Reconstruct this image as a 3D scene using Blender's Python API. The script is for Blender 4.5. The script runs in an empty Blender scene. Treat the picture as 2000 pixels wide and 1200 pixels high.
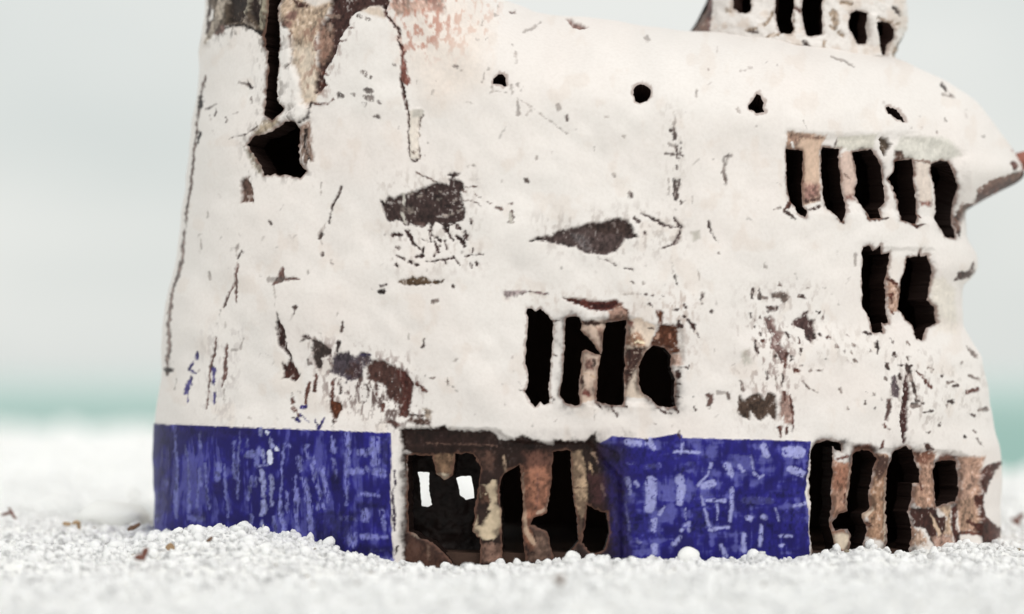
import bpy, math, random
import numpy as np
from mathutils import Vector
R = math.radians
rng = np.random.default_rng(7); random.seed(7)
scene = bpy.context.scene
C0 = scene.collection

# ------------------------------------------------------------------ camera, sky, sun, exposure
K = 1.463e-4            # metres per photo pixel in the plane through the middle of the house
DIST = 0.75             # camera to that plane
HC = 0.0467             # lens height above the gravel
HOR = 740.0             # photo row of the horizon
cam_d = bpy.data.cameras.new('camera'); cam = bpy.data.objects.new('camera', cam_d); C0.objects.link(cam)
cam.location = (0, -DIST, HC); cam.rotation_euler = (R(90), 0, 0)
cam_d.sensor_width = 36; cam_d.lens = 36 * DIST / (2000 * K)
cam_d.shift_y = (HOR - 600) / 2000
cam_d.clip_start = 0.02; cam_d.clip_end = 20000
cam_d.dof.use_dof = True; cam_d.dof.focus_distance = 0.688; cam_d.dof.aperture_fstop = 6.8
scene.camera = cam

SUN_EL, SUN_AZ = 54.0, 28.0      # azimuth measured from the camera side (-Y) towards +X
sd = Vector((math.sin(R(SUN_AZ)) * math.cos(R(SUN_EL)), -math.cos(R(SUN_AZ)) * math.cos(R(SUN_EL)), math.sin(R(SUN_EL))))
sun_d = bpy.data.lights.new('sun', 'SUN'); sun = bpy.data.objects.new('sun', sun_d); C0.objects.link(sun)
sun_d.energy = 1.4; sun_d.angle = R(22); sun_d.color = (1.0, 0.97, 0.94)
sun.rotation_euler = sd.to_track_quat('Z', 'Y').to_euler()

world = bpy.data.worlds.new('World'); scene.world = world; world.use_nodes = True
nt = world.node_tree; nt.nodes.clear()
wo = nt.nodes.new('ShaderNodeOutputWorld'); bg = nt.nodes.new('ShaderNodeBackground')
sky = nt.nodes.new('ShaderNodeTexSky'); sky.sky_type = 'NISHITA'; sky.sun_disc = False
sky.sun_elevation = R(SUN_EL); sky.sun_rotation = math.atan2(sd.x, sd.y)
sky.air_density = 1.0; sky.dust_density = 4.0; sky.ozone_density = 1.0
tc = nt.nodes.new('ShaderNodeTexCoord'); mp = nt.nodes.new('ShaderNodeMapping'); mp.inputs['Scale'].default_value = (1.0, 1.0, 3.0)
no = nt.nodes.new('ShaderNodeTexNoise'); no.inputs['Scale'].default_value = 3.2; no.inputs['Detail'].default_value = 4
cr = nt.nodes.new('ShaderNodeValToRGB')                # even cloud layer, a little thicker in places
cr.color_ramp.elements[0].position = 0.35; cr.color_ramp.elements[0].color = (6.6, 6.95, 6.75, 1)
cr.color_ramp.elements[1].position = 0.62; cr.color_ramp.elements[1].color = (7.9, 8.0, 7.7, 1)
mx = nt.nodes.new('ShaderNodeMix'); mx.data_type = 'RGBA'; mx.inputs['Factor'].default_value = 0.93
nt.links.new(tc.outputs['Generated'], mp.inputs['Vector']); nt.links.new(mp.outputs[0], no.inputs['Vector'])
nt.links.new(no.outputs['Fac'], cr.inputs['Fac'])
nt.links.new(sky.outputs[0], mx.inputs['A']); nt.links.new(cr.outputs[0], mx.inputs['B'])
nt.links.new(mx.outputs['Result'], bg.inputs['Color']); bg.inputs['Strength'].default_value = 0.107
nt.links.new(bg.outputs[0], wo.inputs['Surface'])

scene.render.engine = 'CYCLES'
scene.view_settings.view_transform = 'Standard'; scene.view_settings.look = 'None'
scene.view_settings.exposure = 0.03; scene.view_settings.gamma = 1.0
scene.cycles.max_bounces = 10; scene.cycles.diffuse_bounces = 6
scene.render.resolution_x = 1024; scene.render.resolution_y = 614

# ------------------------------------------------------------------ numeric helpers
def lin(r, g, b):
    c = np.array([r, g, b]) / 255.0
    return np.where(c <= 0.04045, c / 12.92, ((c + 0.055) / 1.055) ** 2.4)
def _hash(ix, iy, seed):
    h = (ix.astype(np.int64) * 374761393 + iy.astype(np.int64) * 668265263 + seed * 974634777) & 0xffffffff
    h = ((h ^ (h >> 13)) * 1274126177) & 0xffffffff
    return ((h ^ (h >> 16)) & 0xffff) / 65535.0
def vnoise(x, y, seed=0):
    ix = np.floor(x); iy = np.floor(y); fx = x - ix; fy = y - iy
    fx = fx * fx * (3 - 2 * fx); fy = fy * fy * (3 - 2 * fy)
    a = _hash(ix, iy, seed); b = _hash(ix + 1, iy, seed); c = _hash(ix, iy + 1, seed); d = _hash(ix + 1, iy + 1, seed)
    return (a * (1 - fx) + b * fx) * (1 - fy) + (c * (1 - fx) + d * fx) * fy
def fbm(x, y, seed=0, octv=3):
    s = 0; a = 0.5; t = 0
    for o in range(octv):
        s = s + a * vnoise(x * 2 ** o + 17.3 * o, y * 2 ** o - 9.1 * o, seed + o); t += a; a *= 0.5
    return s / t
def sstep(a, b, x):
    t = np.clip((x - a) / (b - a), 0, 1); return t * t * (3 - 2 * t)
def sdf_poly(x, y, poly):
    """signed distance, negative inside"""
    p = np.asarray(poly, float); q = np.roll(p, -1, 0)
    d2 = np.full(x.shape, 1e12); ins = np.zeros(x.shape, bool)
    for (ax, ay), (bx, by) in zip(p, q):
        ex, ey = bx - ax, by - ay; wx, wy = x - ax, y - ay
        t = np.clip((wx * ex + wy * ey) / (ex * ex + ey * ey + 1e-9), 0, 1)
        d2 = np.minimum(d2, (wx - ex * t) ** 2 + (wy - ey * t) ** 2)
        if ay != by:
            c = (ay > y) != (by > y)
            ins ^= c & (x < ex * (y - ay) / (by - ay) + ax)
    d = np.sqrt(d2); return np.where(ins, -d, d)
def sdf_line(x, y, pts, w):
    d = np.full(x.shape, 1e6); n = len(pts)
    ws = w if isinstance(w, (list, tuple)) else [w] * n
    for i in range(n - 1):
        ax, ay = pts[i]; bx, by = pts[i + 1]; ex, ey = bx - ax, by - ay
        t = np.clip(((x - ax) * ex + (y - ay) * ey) / (ex * ex + ey * ey + 1e-9), 0, 1)
        d = np.minimum(d, np.hypot(x - ax - ex * t, y - ay - ey * t) - (ws[i] + (ws[i + 1] - ws[i]) * t) / 2)
    return d
def Zc(ox, oy, sc, pts): return [(ox + a / sc, oy + b / sc) for a, b in pts]

# ------------------------------------------------------------------ mesh helpers
def obj(name, verts, faces, mat=None, parent=None, smooth=True, cols=None, uvpos=None):
    me = bpy.data.meshes.new(name)
    if isinstance(faces, np.ndarray):
        nf, k = faces.shape; lt = np.full(nf, k); flat = faces.ravel()
    else:
        lt = np.array([len(f) for f in faces], int); flat = np.concatenate([np.asarray(f, int) for f in faces]) if len(faces) else np.zeros(0, int)
    verts = np.asarray(verts, float)
    me.vertices.add(len(verts)); me.vertices.foreach_set('co', verts.ravel().astype(np.float32))
    me.loops.add(len(flat)); me.loops.foreach_set('vertex_index', flat.astype(np.int32))
    me.polygons.add(len(lt)); ls = np.concatenate([[0], np.cumsum(lt)[:-1]]) if len(lt) else np.zeros(0)
    me.polygons.foreach_set('loop_start', ls.astype(np.int32)); me.polygons.foreach_set('loop_total', lt.astype(np.int32))
    me.polygons.foreach_set('use_smooth', np.full(len(lt), smooth))
    if cols is not None:
        a = me.attributes.new('paint', 'FLOAT_COLOR', 'POINT')
        a.data.foreach_set('color', np.concatenate([cols, np.ones((len(cols), 1))], 1).ravel().astype(np.float32))
    me.update(calc_edges=True); me.validate()
    o = bpy.data.objects.new(name, me); C0.objects.link(o)
    if mat: me.materials.append(mat)
    if parent: o.parent = parent
    return o
def tag(o, label, cat, group=None):
    o['label'] = label; o['category'] = cat
    if group: o['group'] = group
    return o
def kind(o, k): o['kind'] = k; return o

# ------------------------------------------------------------------ materials
def new_mat(name):
    m = bpy.data.materials.new(name); m.use_nodes = True
    return m, m.node_tree, m.node_tree.nodes['Principled BSDF']
def noise_bump(nt, bs, scale, strength, dist, detail=4):
    t = nt.nodes.new('ShaderNodeTexCoord'); n = nt.nodes.new('ShaderNodeTexNoise'); n.inputs['Scale'].default_value = scale; n.inputs['Detail'].default_value = detail
    b = nt.nodes.new('ShaderNodeBump'); b.inputs['Strength'].default_value = strength; b.inputs['Distance'].default_value = dist
    nt.links.new(t.outputs['Object'], n.inputs['Vector']); nt.links.new(n.outputs['Fac'], b.inputs['Height']); nt.links.new(b.outputs[0], bs.inputs['Normal'])
    return n
m_glaze, gt, gb = new_mat('glazed_ceramic')
at = gt.nodes.new('ShaderNodeAttribute'); at.attribute_name = 'paint'
gn = noise_bump(gt, gb, 1100, 0.16, 0.0003)
mm = gt.nodes.new('ShaderNodeMix'); mm.data_type = 'RGBA'; mm.blend_type = 'MULTIPLY'; mm.inputs['Factor'].default_value = 1
rr = gt.nodes.new('ShaderNodeValToRGB'); rr.color_ramp.elements[0].position = 0.3; rr.color_ramp.elements[0].color = (0.955, 0.95, 0.945, 1); rr.color_ramp.elements[1].position = 0.6; rr.color_ramp.elements[1].color = (1, 1, 1, 1)
gt.links.new(gn.outputs['Fac'], rr.inputs['Fac']); gt.links.new(at.outputs['Color'], mm.inputs['A']); gt.links.new(rr.outputs[0], mm.inputs['B'])
gt.links.new(mm.outputs['Result'], gb.inputs['Base Color'])
gb.inputs['Roughness'].default_value = 0.55; gb.inputs['Specular IOR Level'].default_value = 0.2
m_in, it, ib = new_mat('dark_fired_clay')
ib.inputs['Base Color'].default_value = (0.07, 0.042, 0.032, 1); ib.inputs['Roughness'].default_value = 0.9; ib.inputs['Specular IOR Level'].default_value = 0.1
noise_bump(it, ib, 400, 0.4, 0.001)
def plain(name, col, rough=0.8, bump=None):
    m, t, b = new_mat(name); b.inputs['Base Color'].default_value = (*col, 1); b.inputs['Roughness'].default_value = rough
    b.inputs['Specular IOR Level'].default_value = 0.25
    n = noise_bump(t, b, *(bump or (300, 0.4, 0.001)))
    r = t.nodes.new('ShaderNodeValToRGB'); c = np.array(col)
    r.color_ramp.elements[0].position = 0.3; r.color_ramp.elements[0].color = (*(c * (0.72 if c.mean() < .7 else .93)), 1); r.color_ramp.elements[1].position = 0.65; r.color_ramp.elements[1].color = (*np.minimum(c * 1.1, 0.95), 1)
    t.links.new(n.outputs['Fac'], r.inputs['Fac']); t.links.new(r.outputs[0], b.inputs['Base Color'])
    return m
m_grain = plain('white_gravel', (0.93, 0.925, 0.905), 0.85, (700, 0.3, 0.0006))
_b = m_grain.node_tree.nodes['Principled BSDF']; _b.inputs['Subsurface Weight'].default_value = .6; _b.inputs['Subsurface Radius'].default_value = (1, 1, .95); _b.inputs['Subsurface Scale'].default_value = .0022
m_sand = plain('white_shell_sand', (0.87, 0.865, 0.845), 0.95, (160, 0.35, 0.003))
m_stone = plain('white_stone', (0.88, 0.875, 0.85), 0.7, (500, 0.25, 0.0005))
m_red = plain('dried_red_leaf', tuple(lin(116, 78, 68)), 0.8)
m_brown = plain('dried_brown_stem', tuple(lin(104, 80, 64)), 0.8)
m_tan = plain('tan_chip', tuple(lin(168, 140, 108)), 0.8)
m_sea, st, sb = new_mat('sea_water')
sb.inputs['Base Color'].default_value = (*lin(128, 176, 166), 1); sb.inputs['Roughness'].default_value = 0.45; sb.inputs['Specular IOR Level'].default_value = 0.12
noise_bump(st, sb, 1.5, 0.6, 0.05)
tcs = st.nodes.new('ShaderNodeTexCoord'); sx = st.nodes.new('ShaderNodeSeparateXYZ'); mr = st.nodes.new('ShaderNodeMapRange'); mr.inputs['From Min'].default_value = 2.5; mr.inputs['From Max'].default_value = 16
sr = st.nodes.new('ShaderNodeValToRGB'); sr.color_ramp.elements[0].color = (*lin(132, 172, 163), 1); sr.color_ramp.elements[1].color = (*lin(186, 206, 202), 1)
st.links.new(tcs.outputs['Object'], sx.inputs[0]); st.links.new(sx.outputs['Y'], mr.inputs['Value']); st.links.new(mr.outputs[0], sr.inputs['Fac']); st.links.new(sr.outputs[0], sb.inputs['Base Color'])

# ------------------------------------------------------------------ colours of the glaze and the bare clay
WH = lin(229, 223, 219); KK = lin(34, 22, 20); DD = lin(72, 56, 54); BR = lin(92, 50, 40); RD = lin(122, 62, 50)
TN = lin(198, 170, 146); PK = lin(190, 150, 134); GY = lin(140, 130, 126); LG = lin(190, 184, 176)
BL = lin(33, 29, 118); DB = lin(24, 19, 80); LB = lin(112, 114, 184); PL = lin(160, 165, 210); VI = lin(96, 90, 110)

# openings that go right through the wall (photo pixels)
Z7 = lambda p: Zc(1500, 220, 4, p); Z6 = lambda p: Zc(1400, 400, 3, p); ZC = lambda p: Zc(1000, 570, 4.8, p)
Z8 = lambda p: Zc(750, 800, 3, p); ZR = lambda p: Zc(1500, 800, 3.604, p); Z1 = lambda p: Zc(300, 0, 3, p)
ZT = lambda p: Zc(380, 0, 6, p); ZD = lambda p: Zc(620, 0, 6, p); ZP = lambda p: Zc(720, 320, 4.617, p)
ZS = lambda p: Zc(520, 580, 4.617, p); ZQ = lambda p: Zc(1420, 540, 3.75, p); ZK = lambda p: Zc(1660, 640, 4.617, p)
ZL = lambda p: Zc(1300, 0, 4, p); Z2 = lambda p: Zc(850, 0, 3, p); ZE = lambda p: Zc(300, 820, 5, p)
ZF = lambda p: Zc(530, 820, 4, p); ZB = lambda p: Zc(1150, 800, 3.604, p); Z4 = lambda p: Zc(300, 400, 3, p); Z5 = lambda p: Zc(850, 400, 3, p); Z3 = lambda p: Zc(1400, 0, 3, p)
HOLES = [
 Z1([(560,850),(600,800),(690,770),(770,715),(830,720),(850,760),(840,850),(850,950),(880,1010),(850,1045),(790,1030),(720,1020),(650,1025),(620,950),(580,890)]),
 Z1([(685,-240),(742,-240),(742,0),(735,190),(735,400),(722,560),(760,640),(700,700),(648,670),(662,500),(652,300),(632,210),(660,120)]),
 Z2([(340,490),(345,455),(380,430),(415,445),(422,500),(405,505),(385,490)]),
 [(1254 + 17 * math.cos(a) , 182 + 17.5 * math.sin(a)) for a in np.linspace(0, 6.0, 14)],
 Z3([(185,620),(235,552),(275,605),(262,625),(280,655),(240,665),(195,640)]),
 Z3([(1000,620),(1020,613),(1070,655),(1100,715),(1060,702),(1010,652)]),
 Z7([(165,280),(235,290),(300,290),(300,450),(290,640),(295,740),(325,760),(300,815),(240,790),(205,720),(175,640),(165,450)]),
 Z7([(455,300),(470,265),(600,280),(595,350),(620,600),(650,720),(590,860),(500,750),(470,650),(455,450)]),
 Z7([(700,310),(855,280),(890,350),(925,420),(930,550),(945,700),(890,760),(890,830),(800,830),(790,750),(725,650),(745,550),(730,410)]),
 Z7([(1020,380),(1140,360),(1155,450),(1150,550),(1175,680),(1180,800),(1150,870),(1050,840),(1040,700),(1000,600),(970,520),(1010,470)]),
 Z7([(1285,400),(1370,370),(1430,370),(1470,470),(1505,600),(1480,700),(1450,850),(1450,990),(1375,970),(1330,880),(1330,700),(1305,520)]),
 Z6([(870,245),(900,240),(925,275),(960,240),(975,290),(1025,280),(1015,400),(995,450),(1005,600),(1020,690),(975,690),(975,745),(915,745),(905,670),(870,600),(862,400)]),
 Z6([(1125,310),(1190,300),(1200,265),(1205,305),(1240,295),(1260,380),(1245,560),(1280,600),(1290,690),(1230,720),(1210,795),(1170,780),(1140,680),(1075,610),(1090,450),(1115,400)]),
 ZC([(140,165),(180,155),(225,185),(260,160),(330,210),(385,280),(385,450),(365,650),(345,900),(350,1040),(300,1060),(270,1030),(220,1080),(160,1030),(120,940),(150,880),(150,780),(125,680),(135,450),(150,260)]),
 ZC([(500,250),(560,230),(630,240),(660,300),(640,360),(720,430),(780,500),(830,590),(780,590),(700,540),(660,560),(650,700),(630,870),(635,1060),(580,1075),(500,1040),(450,970),(470,850),(485,650),(500,400)]),
 ZC([(880,290),(1080,260),(1065,500),(1060,700),(1050,880),(1065,1000),(1040,1065),(920,1070),(790,1020),(800,850),(820,650),(850,540),(860,420)]),
 ZC([(1330,500),(1430,520),(1500,590),(1490,700),(1540,820),(1530,960),(1540,1080),(1470,1090),(1370,1070),(1320,1010),(1220,940),(1195,860),(1190,720),(1230,620),(1280,540)]),
 Z8([(130,270),(275,270),(290,380),(340,420),(390,390),(405,260),(520,260),(560,350),(550,420),(530,560),(515,720),(560,780),(560,960),(430,960),(350,850),(250,770),(130,720)]),
 Z8([(700,380),(790,330),(800,400),(815,550),(805,700),(830,880),(830,960),(690,960),(690,720),(685,600),(670,450)]),
 Z8([(990,250),(1090,240),(1100,400),(1110,500),(1130,640),(1140,780),(1080,850),(1050,930),(1000,920),(960,720),(860,680),(880,640),(960,610),(970,500),(985,380)]),
 Z8([(1190,560),(1240,590),(1310,610),(1320,740),(1290,830),(1220,850),(1160,790),(1185,650)]),
 ZR([(310,300),(350,235),(440,220),(540,250),(550,300),(500,290),(470,260),(480,330),(480,450),(470,560),(470,700),(460,830),(500,930),(500,1060),(340,1060),(310,850),(300,600)]),
 ZR([(630,300),(700,280),(770,300),(790,350),(760,450),(740,600),(750,690),(690,740),(720,850),(690,1000),(600,1060),(620,900),(590,840),(500,860),(480,800),(530,740),(590,720),(600,550),(615,380)]),
 ZR([(930,290),(1000,255),(1070,300),(1085,380),(1110,420),(1100,520),(1050,520),(1050,640),(1010,720),(1020,830),(1010,1050),(850,1050),(865,700),(870,420)]),
 ZR([(1230,370),(1300,350),(1370,360),(1380,450),(1385,570),(1360,650),(1280,660),(1215,690),(1205,560),(1215,420)]),
]
LHOLES = [ZL(p) for p in (
 [(525,-120),(660,-120),(655,80),(620,105),(570,100),(525,60)],
 [(860,-140),(1005,-140),(1000,60),(985,150),(1005,220),(980,270),(900,265),(870,200),(850,100)],
 [(1075,-140),(1230,-140),(1225,100),(1225,270),(1160,285),(1100,290),(1080,200),(1065,100)],
 [(1450,110),(1500,80),(1585,100),(1580,200),(1590,300),(1580,350),(1530,350),(1480,290),(1440,220),(1435,170)],
 [(1645,180),(1690,165),(1750,180),(1780,240),(1770,300),(1730,360),(1720,430),(1685,435),(1680,330),(1665,260)])]
# openings in the far wall, seen lit through the doorway
DHOLES = [Z8([(198,366),(268,372),(262,450),(280,560),(255,572),(218,566),(212,470)]), Z8([(420,400),(450,390),(510,390),(522,440),(530,520),(480,530),(445,500)])]

BHOLES = [[(772, 880), (960, 876), (966, 1010), (860, 1030), (775, 1012)]]
def smooth1(xs, ys):
    """smooth interpolator through points"""
    xs = np.array(xs, float); ys = np.array(ys, float); g = np.linspace(xs[0], xs[-1], 1600)
    v = np.interp(g, xs, ys); w = np.hanning(31); w /= w.sum()
    pad = np.concatenate([np.full(15, v[0]), v, np.full(15, v[-1])]); v = np.convolve(pad, w, 'valid')
    return lambda x: np.interp(x, g, v)

class Shell:
    """a fired-clay wall given by its outline; front half fine, cut by its openings"""
    def __init__(s, xl, xr, ytop, ybot, B, Rt, n, NC, NR, bulge=None, y0=0.0, half=1):
        tau = np.linspace(-1, 1, NC); t = np.sin(tau * math.pi / 2)
        wv = np.linspace(0, 1, NR); m = 1 / 0.95
        w = np.where(wv < 0.9, m * wv, 1 - m * (1 - wv) ** 2 / 0.2)
        T = np.tile(t, (NR, 1))
        def xof(t, y):
            x = xl(y) + (xr(y) - xl(y)) * (t + 1) / 2
            if bulge is not None: x = x + bulge(y) * ((t + 1) / 2) ** 22
            return x
        yt = np.full(NC, 100.0)
        for _ in range(60): yt = 0.5 * yt + 0.5 * ytop(xof(t, yt))
        PY = ybot + w[:, None] * (yt[None] - ybot); PX = xof(T, PY)
        F = np.maximum(1 - np.abs(T) ** n, 0) ** (1 / n)
        u = np.clip((PY - yt[None]) / Rt, 0, 1); G = np.sqrt(np.maximum(1 - (1 - u) ** 2, 0))
        D = B * F * G * half
        X = (PX - 1000) * K; Zz = HC - (PY - HOR) * K
        P = np.stack([X, y0 - D, Zz], -1)
        du = np.gradient(P, axis=1); dv = np.gradient(P, axis=0)
        N = np.cross(du, dv); N /= np.linalg.norm(N, axis=-1, keepdims=True) + 1e-12
        if half < 0: N = -N
        s.P0 = P; s.N = N; s.half = half; s.NR, s.NC = NR, NC
        sc = DIST / (DIST + P[..., 1])
        s.px = 1000 + P[..., 0] / K * sc; s.py = HOR - (P[..., 2] - HC) / K * sc
        s.disp = np.zeros_like(s.px)
        s.C = np.tile(WH, (NR, NC, 1)).astype(float)
        s.f = np.full(s.px.shape, 30.0)
    def jitter(s, amp=2.2, sc=13.0, seed=3):
        jx = (fbm(s.px / sc, s.py / sc, seed) - .5) * 2 * amp; jy = (fbm(s.px / sc, s.py / sc, seed + 40) - .5) * 2 * amp
        j2 = (vnoise(s.px / 4.5, s.py / 4.5, seed + 80) - .5) * amp * 1.1
        s.jx = s.px + jx + j2; s.jy = s.py + jy - j2
        s.tex = .6 * fbm(s.px / 4.2, s.py / 6.5, seed + 90) + .4 * fbm(s.px / 15, s.py / 21, seed + 95)
        s.tex = np.clip((s.tex - .5) * 2.1 + .5, 0, 1)
        s.edge = fbm(s.px / 5, s.py / 5, seed + 97, 2) - .5
    def box(s, pts, mg):
        a = np.asarray(pts, float); x0, y0 = a.min(0) - mg; x1, y1 = a.max(0) + mg
        return np.nonzero((s.px > x0) & (s.px < x1) & (s.py > y0) & (s.py < y1))
    def hole(s, poly, k=1.0):
        i = s.box(poly, 32); s.f[i] = np.minimum(s.f[i], sdf_poly(s.px[i] + k * (s.jx[i] - s.px[i]), s.py[i] + k * (s.jy[i] - s.py[i]), poly))
    def put(s, i, d, col, soft=1.6, br=0.0, bs=(6, 6), seed=1, depth=0.0, op=1.0, fleck=.35):
        col = np.asarray(col, float); dark = col.mean() < .45
        d = d + s.edge[i] * (5.0 if dark else 2.5); soft = soft * (1.25 if dark else 1)
        a = sstep(soft, -soft, d)
        if dark: a = a * (1 - fleck * sstep(.72, .95, s.tex[i])); col = col * (0.28 + 1.05 * s.tex[i])[:, None]
        elif col.mean() < .72: col = col * (0.86 + .28 * s.tex[i])[:, None]
        if br > 0:
            nz = fbm(s.px[i] / bs[0], s.py[i] / bs[1], seed); a = a * sstep(br - .12, br + .12, nz + 0.12 * np.clip(-d / 12, 0, 1))
        a = a * op
        s.C[i] = s.C[i] * (1 - a[:, None]) + col * a[:, None]
        if depth: s.disp[i] -= a * depth * 1.8e-3
    def poly(s, p, col, **k):
        i = s.box(p, 12); s.put(i, sdf_poly(s.jx[i], s.jy[i], p), col, **k)
    def line(s, p, w, col, **k):
        i = s.box(p, 14); s.put(i, sdf_line(s.jx[i], s.jy[i], p, w), col, **k)
    def relief(s, p, mm, soft):
        i = s.box(p, soft + 4); s.disp[i] += mm * 1e-3 * sstep(soft, -soft, sdf_poly(s.jx[i], s.jy[i], p))
    def build(s, regions, mat, parent_of, thick, lining=None, rimcol=None, rim=True):
        P = s.P0 + s.N * s.disp[..., None]
        NRr, NCc = s.NR, s.NC; nv = NRr * NCc
        Pf = P.reshape(-1, 3); Cf = s.C.reshape(-1, 3); Nf = s.N.reshape(-1, 3); ff = s.f.ravel().copy(); ff[np.abs(ff) < 1e-3] = 1e-3
        jj, ii = np.meshgrid(np.arange(NCc - 1), np.arange(NRr - 1)); a = (ii * NCc + jj).ravel()
        q = np.stack([a, a + 1, a + NCc + 1, a + NCc], 1)
        if s.half < 0: q = q[:, ::-1]
        ins = ff[q] > 0; cnt = ins.sum(1)
        full = q[cnt == 4]; part = q[(cnt > 0) & (cnt < 4)]
        ev = {}; ex = []; polys = []; segs = []
        def edge(u, v):
            k = (u, v) if u < v else (v, u)
            if k not in ev:
                t = ff[k[0]] / (ff[k[0]] - ff[k[1]]); ev[k] = nv + len(ex); ex.append((k[0], k[1], t))
            return ev[k]
        for c in part.tolist():
            pl = []; cutv = []
            for h in range(4):
                u, v = c[h], c[(h + 1) % 4]
                if ff[u] > 0: pl.append(u)
                if (ff[u] > 0) != (ff[v] > 0):
                    e = edge(u, v); pl.append(e); cutv.append((e, ff[u] > 0))
            polys.append(pl)
            for h in range(len(cutv)):
                if cutv[h][1]: segs.append((cutv[h][0], cutv[(h + 1) % len(cutv)][0], len(polys) - 1))
        if ex:
            e = np.array([(x[0], x[1]) for x in ex]); t = np.array([x[2] for x in ex])[:, None]
            mixf = lambda A: np.concatenate([A, A[e[:, 0]] * (1 - t) + A[e[:, 1]] * t])
            Pa, Ca, Na = mixf(Pf), mixf(Cf), mixf(Nf)
            px = mixf(s.px.reshape(-1, 1))[:, 0]; py = mixf(s.py.reshape(-1, 1))[:, 0]
        else: Pa, Ca, Na, px, py = Pf, Cf, Nf, s.px.ravel(), s.py.ravel()
        # which part does each face belong to
        fc = np.stack([px[full].mean(1), py[full].mean(1)], 1)
        pc = np.array([[px[p].mean(), py[p].mean()] for p in polys]).reshape(-1, 2)
        rf = np.zeros(len(fc), int); rp = np.zeros(len(pc), int)
        for k, (nm, poly, par) in enumerate(regions):
            if poly is None: continue
            for arr, r in ((fc, rf), (pc, rp)):
                if len(arr): r[sdf_poly(arr[:, 0], arr[:, 1], poly) < 0] = k
        made = {}
        for k, (nm, poly, par) in enumerate(regions):
            qs = full[rf == k]; ps = [p for p, r in zip(polys, rp) if r == k]
            if len(qs) == 0 and not ps: continue
            V = []; Cc = []
            faces = [list(x) for x in qs.tolist()] + ps
            used = np.unique(np.concatenate([qs.ravel()] + [np.array(p) for p in ps])); mp_ = np.full(len(Pa), -1); mp_[used] = np.arange(len(used))
            faces = [mp_[f] for f in faces]; V = Pa[used]; Cc = Ca[used]
            if rim:
                extra = []; ec = []; base = len(V); rc = rimcol if rimcol is not None else KK
                for (u, v, pi) in segs:
                    if rp[pi] != k: continue
                    o = base + len(extra)
                    extra += [Pa[u], Pa[v], Pa[v] - Na[v] * thick, Pa[u] - Na[u] * thick]; ec += [rc] * 4
                    faces.append(np.array([o + 1, o, o + 3, o + 2]))
                if extra: V = np.concatenate([V, extra]); Cc = np.concatenate([Cc, ec])
            par_o = made.get(par, parent_of)
            made[nm + str(k)] = obj(nm, V, faces, mat, par_o, True, Cc)
        return made
    def lining_faces(s, step, thick, grow):
        """dark inner skin, coarse"""
        r = np.unique(np.r_[0:s.NR:step, s.NR - 1]); c = np.unique(np.r_[0:s.NC:step, s.NC - 1])
        P = (s.P0 - s.N * thick)[np.ix_(r, c)]; f = s.f[np.ix_(r, c)]
        n1, n2 = f.shape; jj, ii = np.meshgrid(np.arange(n2 - 1), np.arange(n1 - 1)); a = (ii * n2 + jj).ravel()
        q = np.stack([a, a + 1, a + n2 + 1, a + n2], 1)
        q = q[(f.ravel()[q] > grow).all(1)]
        return P.reshape(-1, 3), q

# ------------------------------------------------------------------ the ceramic house
house = bpy.data.objects.new('ceramic_house', None); C0.objects.link(house)
tag(house, 'white glazed ceramic house with blue base panels and dark slit windows standing in white gravel', 'ceramic house')
xl = smooth1([-420,-300,0,200,400,600,725,830,900,1020,1120,1200], [425,414,402,390,362,335,318,303,302,314,330,335])
xr = smooth1([-420,300,460,552,640,700,800,900,1080,1200], [1885,1885,1872,1866,1866,1905,1928,1945,1945,1940])
bulge = smooth1([-420,262,318,340,355,380,412,428,470,485,500,528,545,558,800,1200], [105,105,108,122,112,62,8,0,0,10,24,30,12,0,0,0])
ytop = smooth1([300,395,700,800,880,950,1050,1120,1340,1500,1620,1750,1830,1900,1950,1990,2060], [-330,-320,-300,-200,-70,-2,39,46,75,80,92,128,160,205,262,318,400])
BODY_B, NEXP = 0.075, 2.4
sh = Shell(xl, xr, ytop, 1150, BODY_B, 230, NEXP, 1080, 620, bulge)
sh.jitter()
for q_, p in enumerate(HOLES): sh.hole(p, 1.6 if q_ < 2 else 1.25 if q_ > 16 else 1.0)
px, py = sh.px, sh.py
# uneven hand-built surface
sh.disp += (fbm(px / 150, py / 150, 11) - .5) * 3.4e-3 + (fbm(px / 52, py / 52, 12, 2) - .5) * 0.95e-3 + (fbm(px / 13, py / 16, 13) - .5) * 0.09e-3
# glaze tint drifting between warm and cool white
tint = fbm(px / 170, py / 150, 21)[..., None]; sh.C *= (1 - .10 * np.clip(tint - .45, 0, 1) * np.array([0.2, .8, 1.0]))
sh.C *= (0.95 + 0.08 * fbm(px / 60, py / 70, 22))[..., None]
stn = sstep(.60, .78, fbm(px / 30, py / 40, 23))[..., None]; sh.C = sh.C * (1 - .13 * stn) + TN * .13 * stn
PO, LI = sh.poly, sh.line

# --- set-back fields round the windows
sh.relief(Z7([(160,150),(500,180),(900,170),(1100,170),(1540,330),(1560,600),(1450,900),(1330,860),(1130,800),(700,760),(300,760),(160,700)]), -1.3, 10)
sh.relief(ZC([(600,270),(1090,230),(1330,320),(1580,320),(1600,560),(1540,1060),(640,1050)]), -1.3, 6)
sh.relief(Z8([(110,110),(650,120),(760,190),(1000,200),(1200,190),(1380,400),(1400,900),(1000,1000),(110,1000)]), -1.8, 5)
sh.relief(ZR([(310,240),(560,240),(800,280),(1380,300),(1530,420),(1480,1000),(310,1060)]), -1.2, 5)
sh.relief(Z6([(870,260),(1260,260),(1290,680),(1000,720),(870,600)]), -0.7, 5)
sh.relief(ZT([(920,60),(1080,40),(1150,300),(1160,750),(1250,1000),(1230,1250),(1000,1250),(960,1000),(1000,400)]), 1.2, 8)

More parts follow.
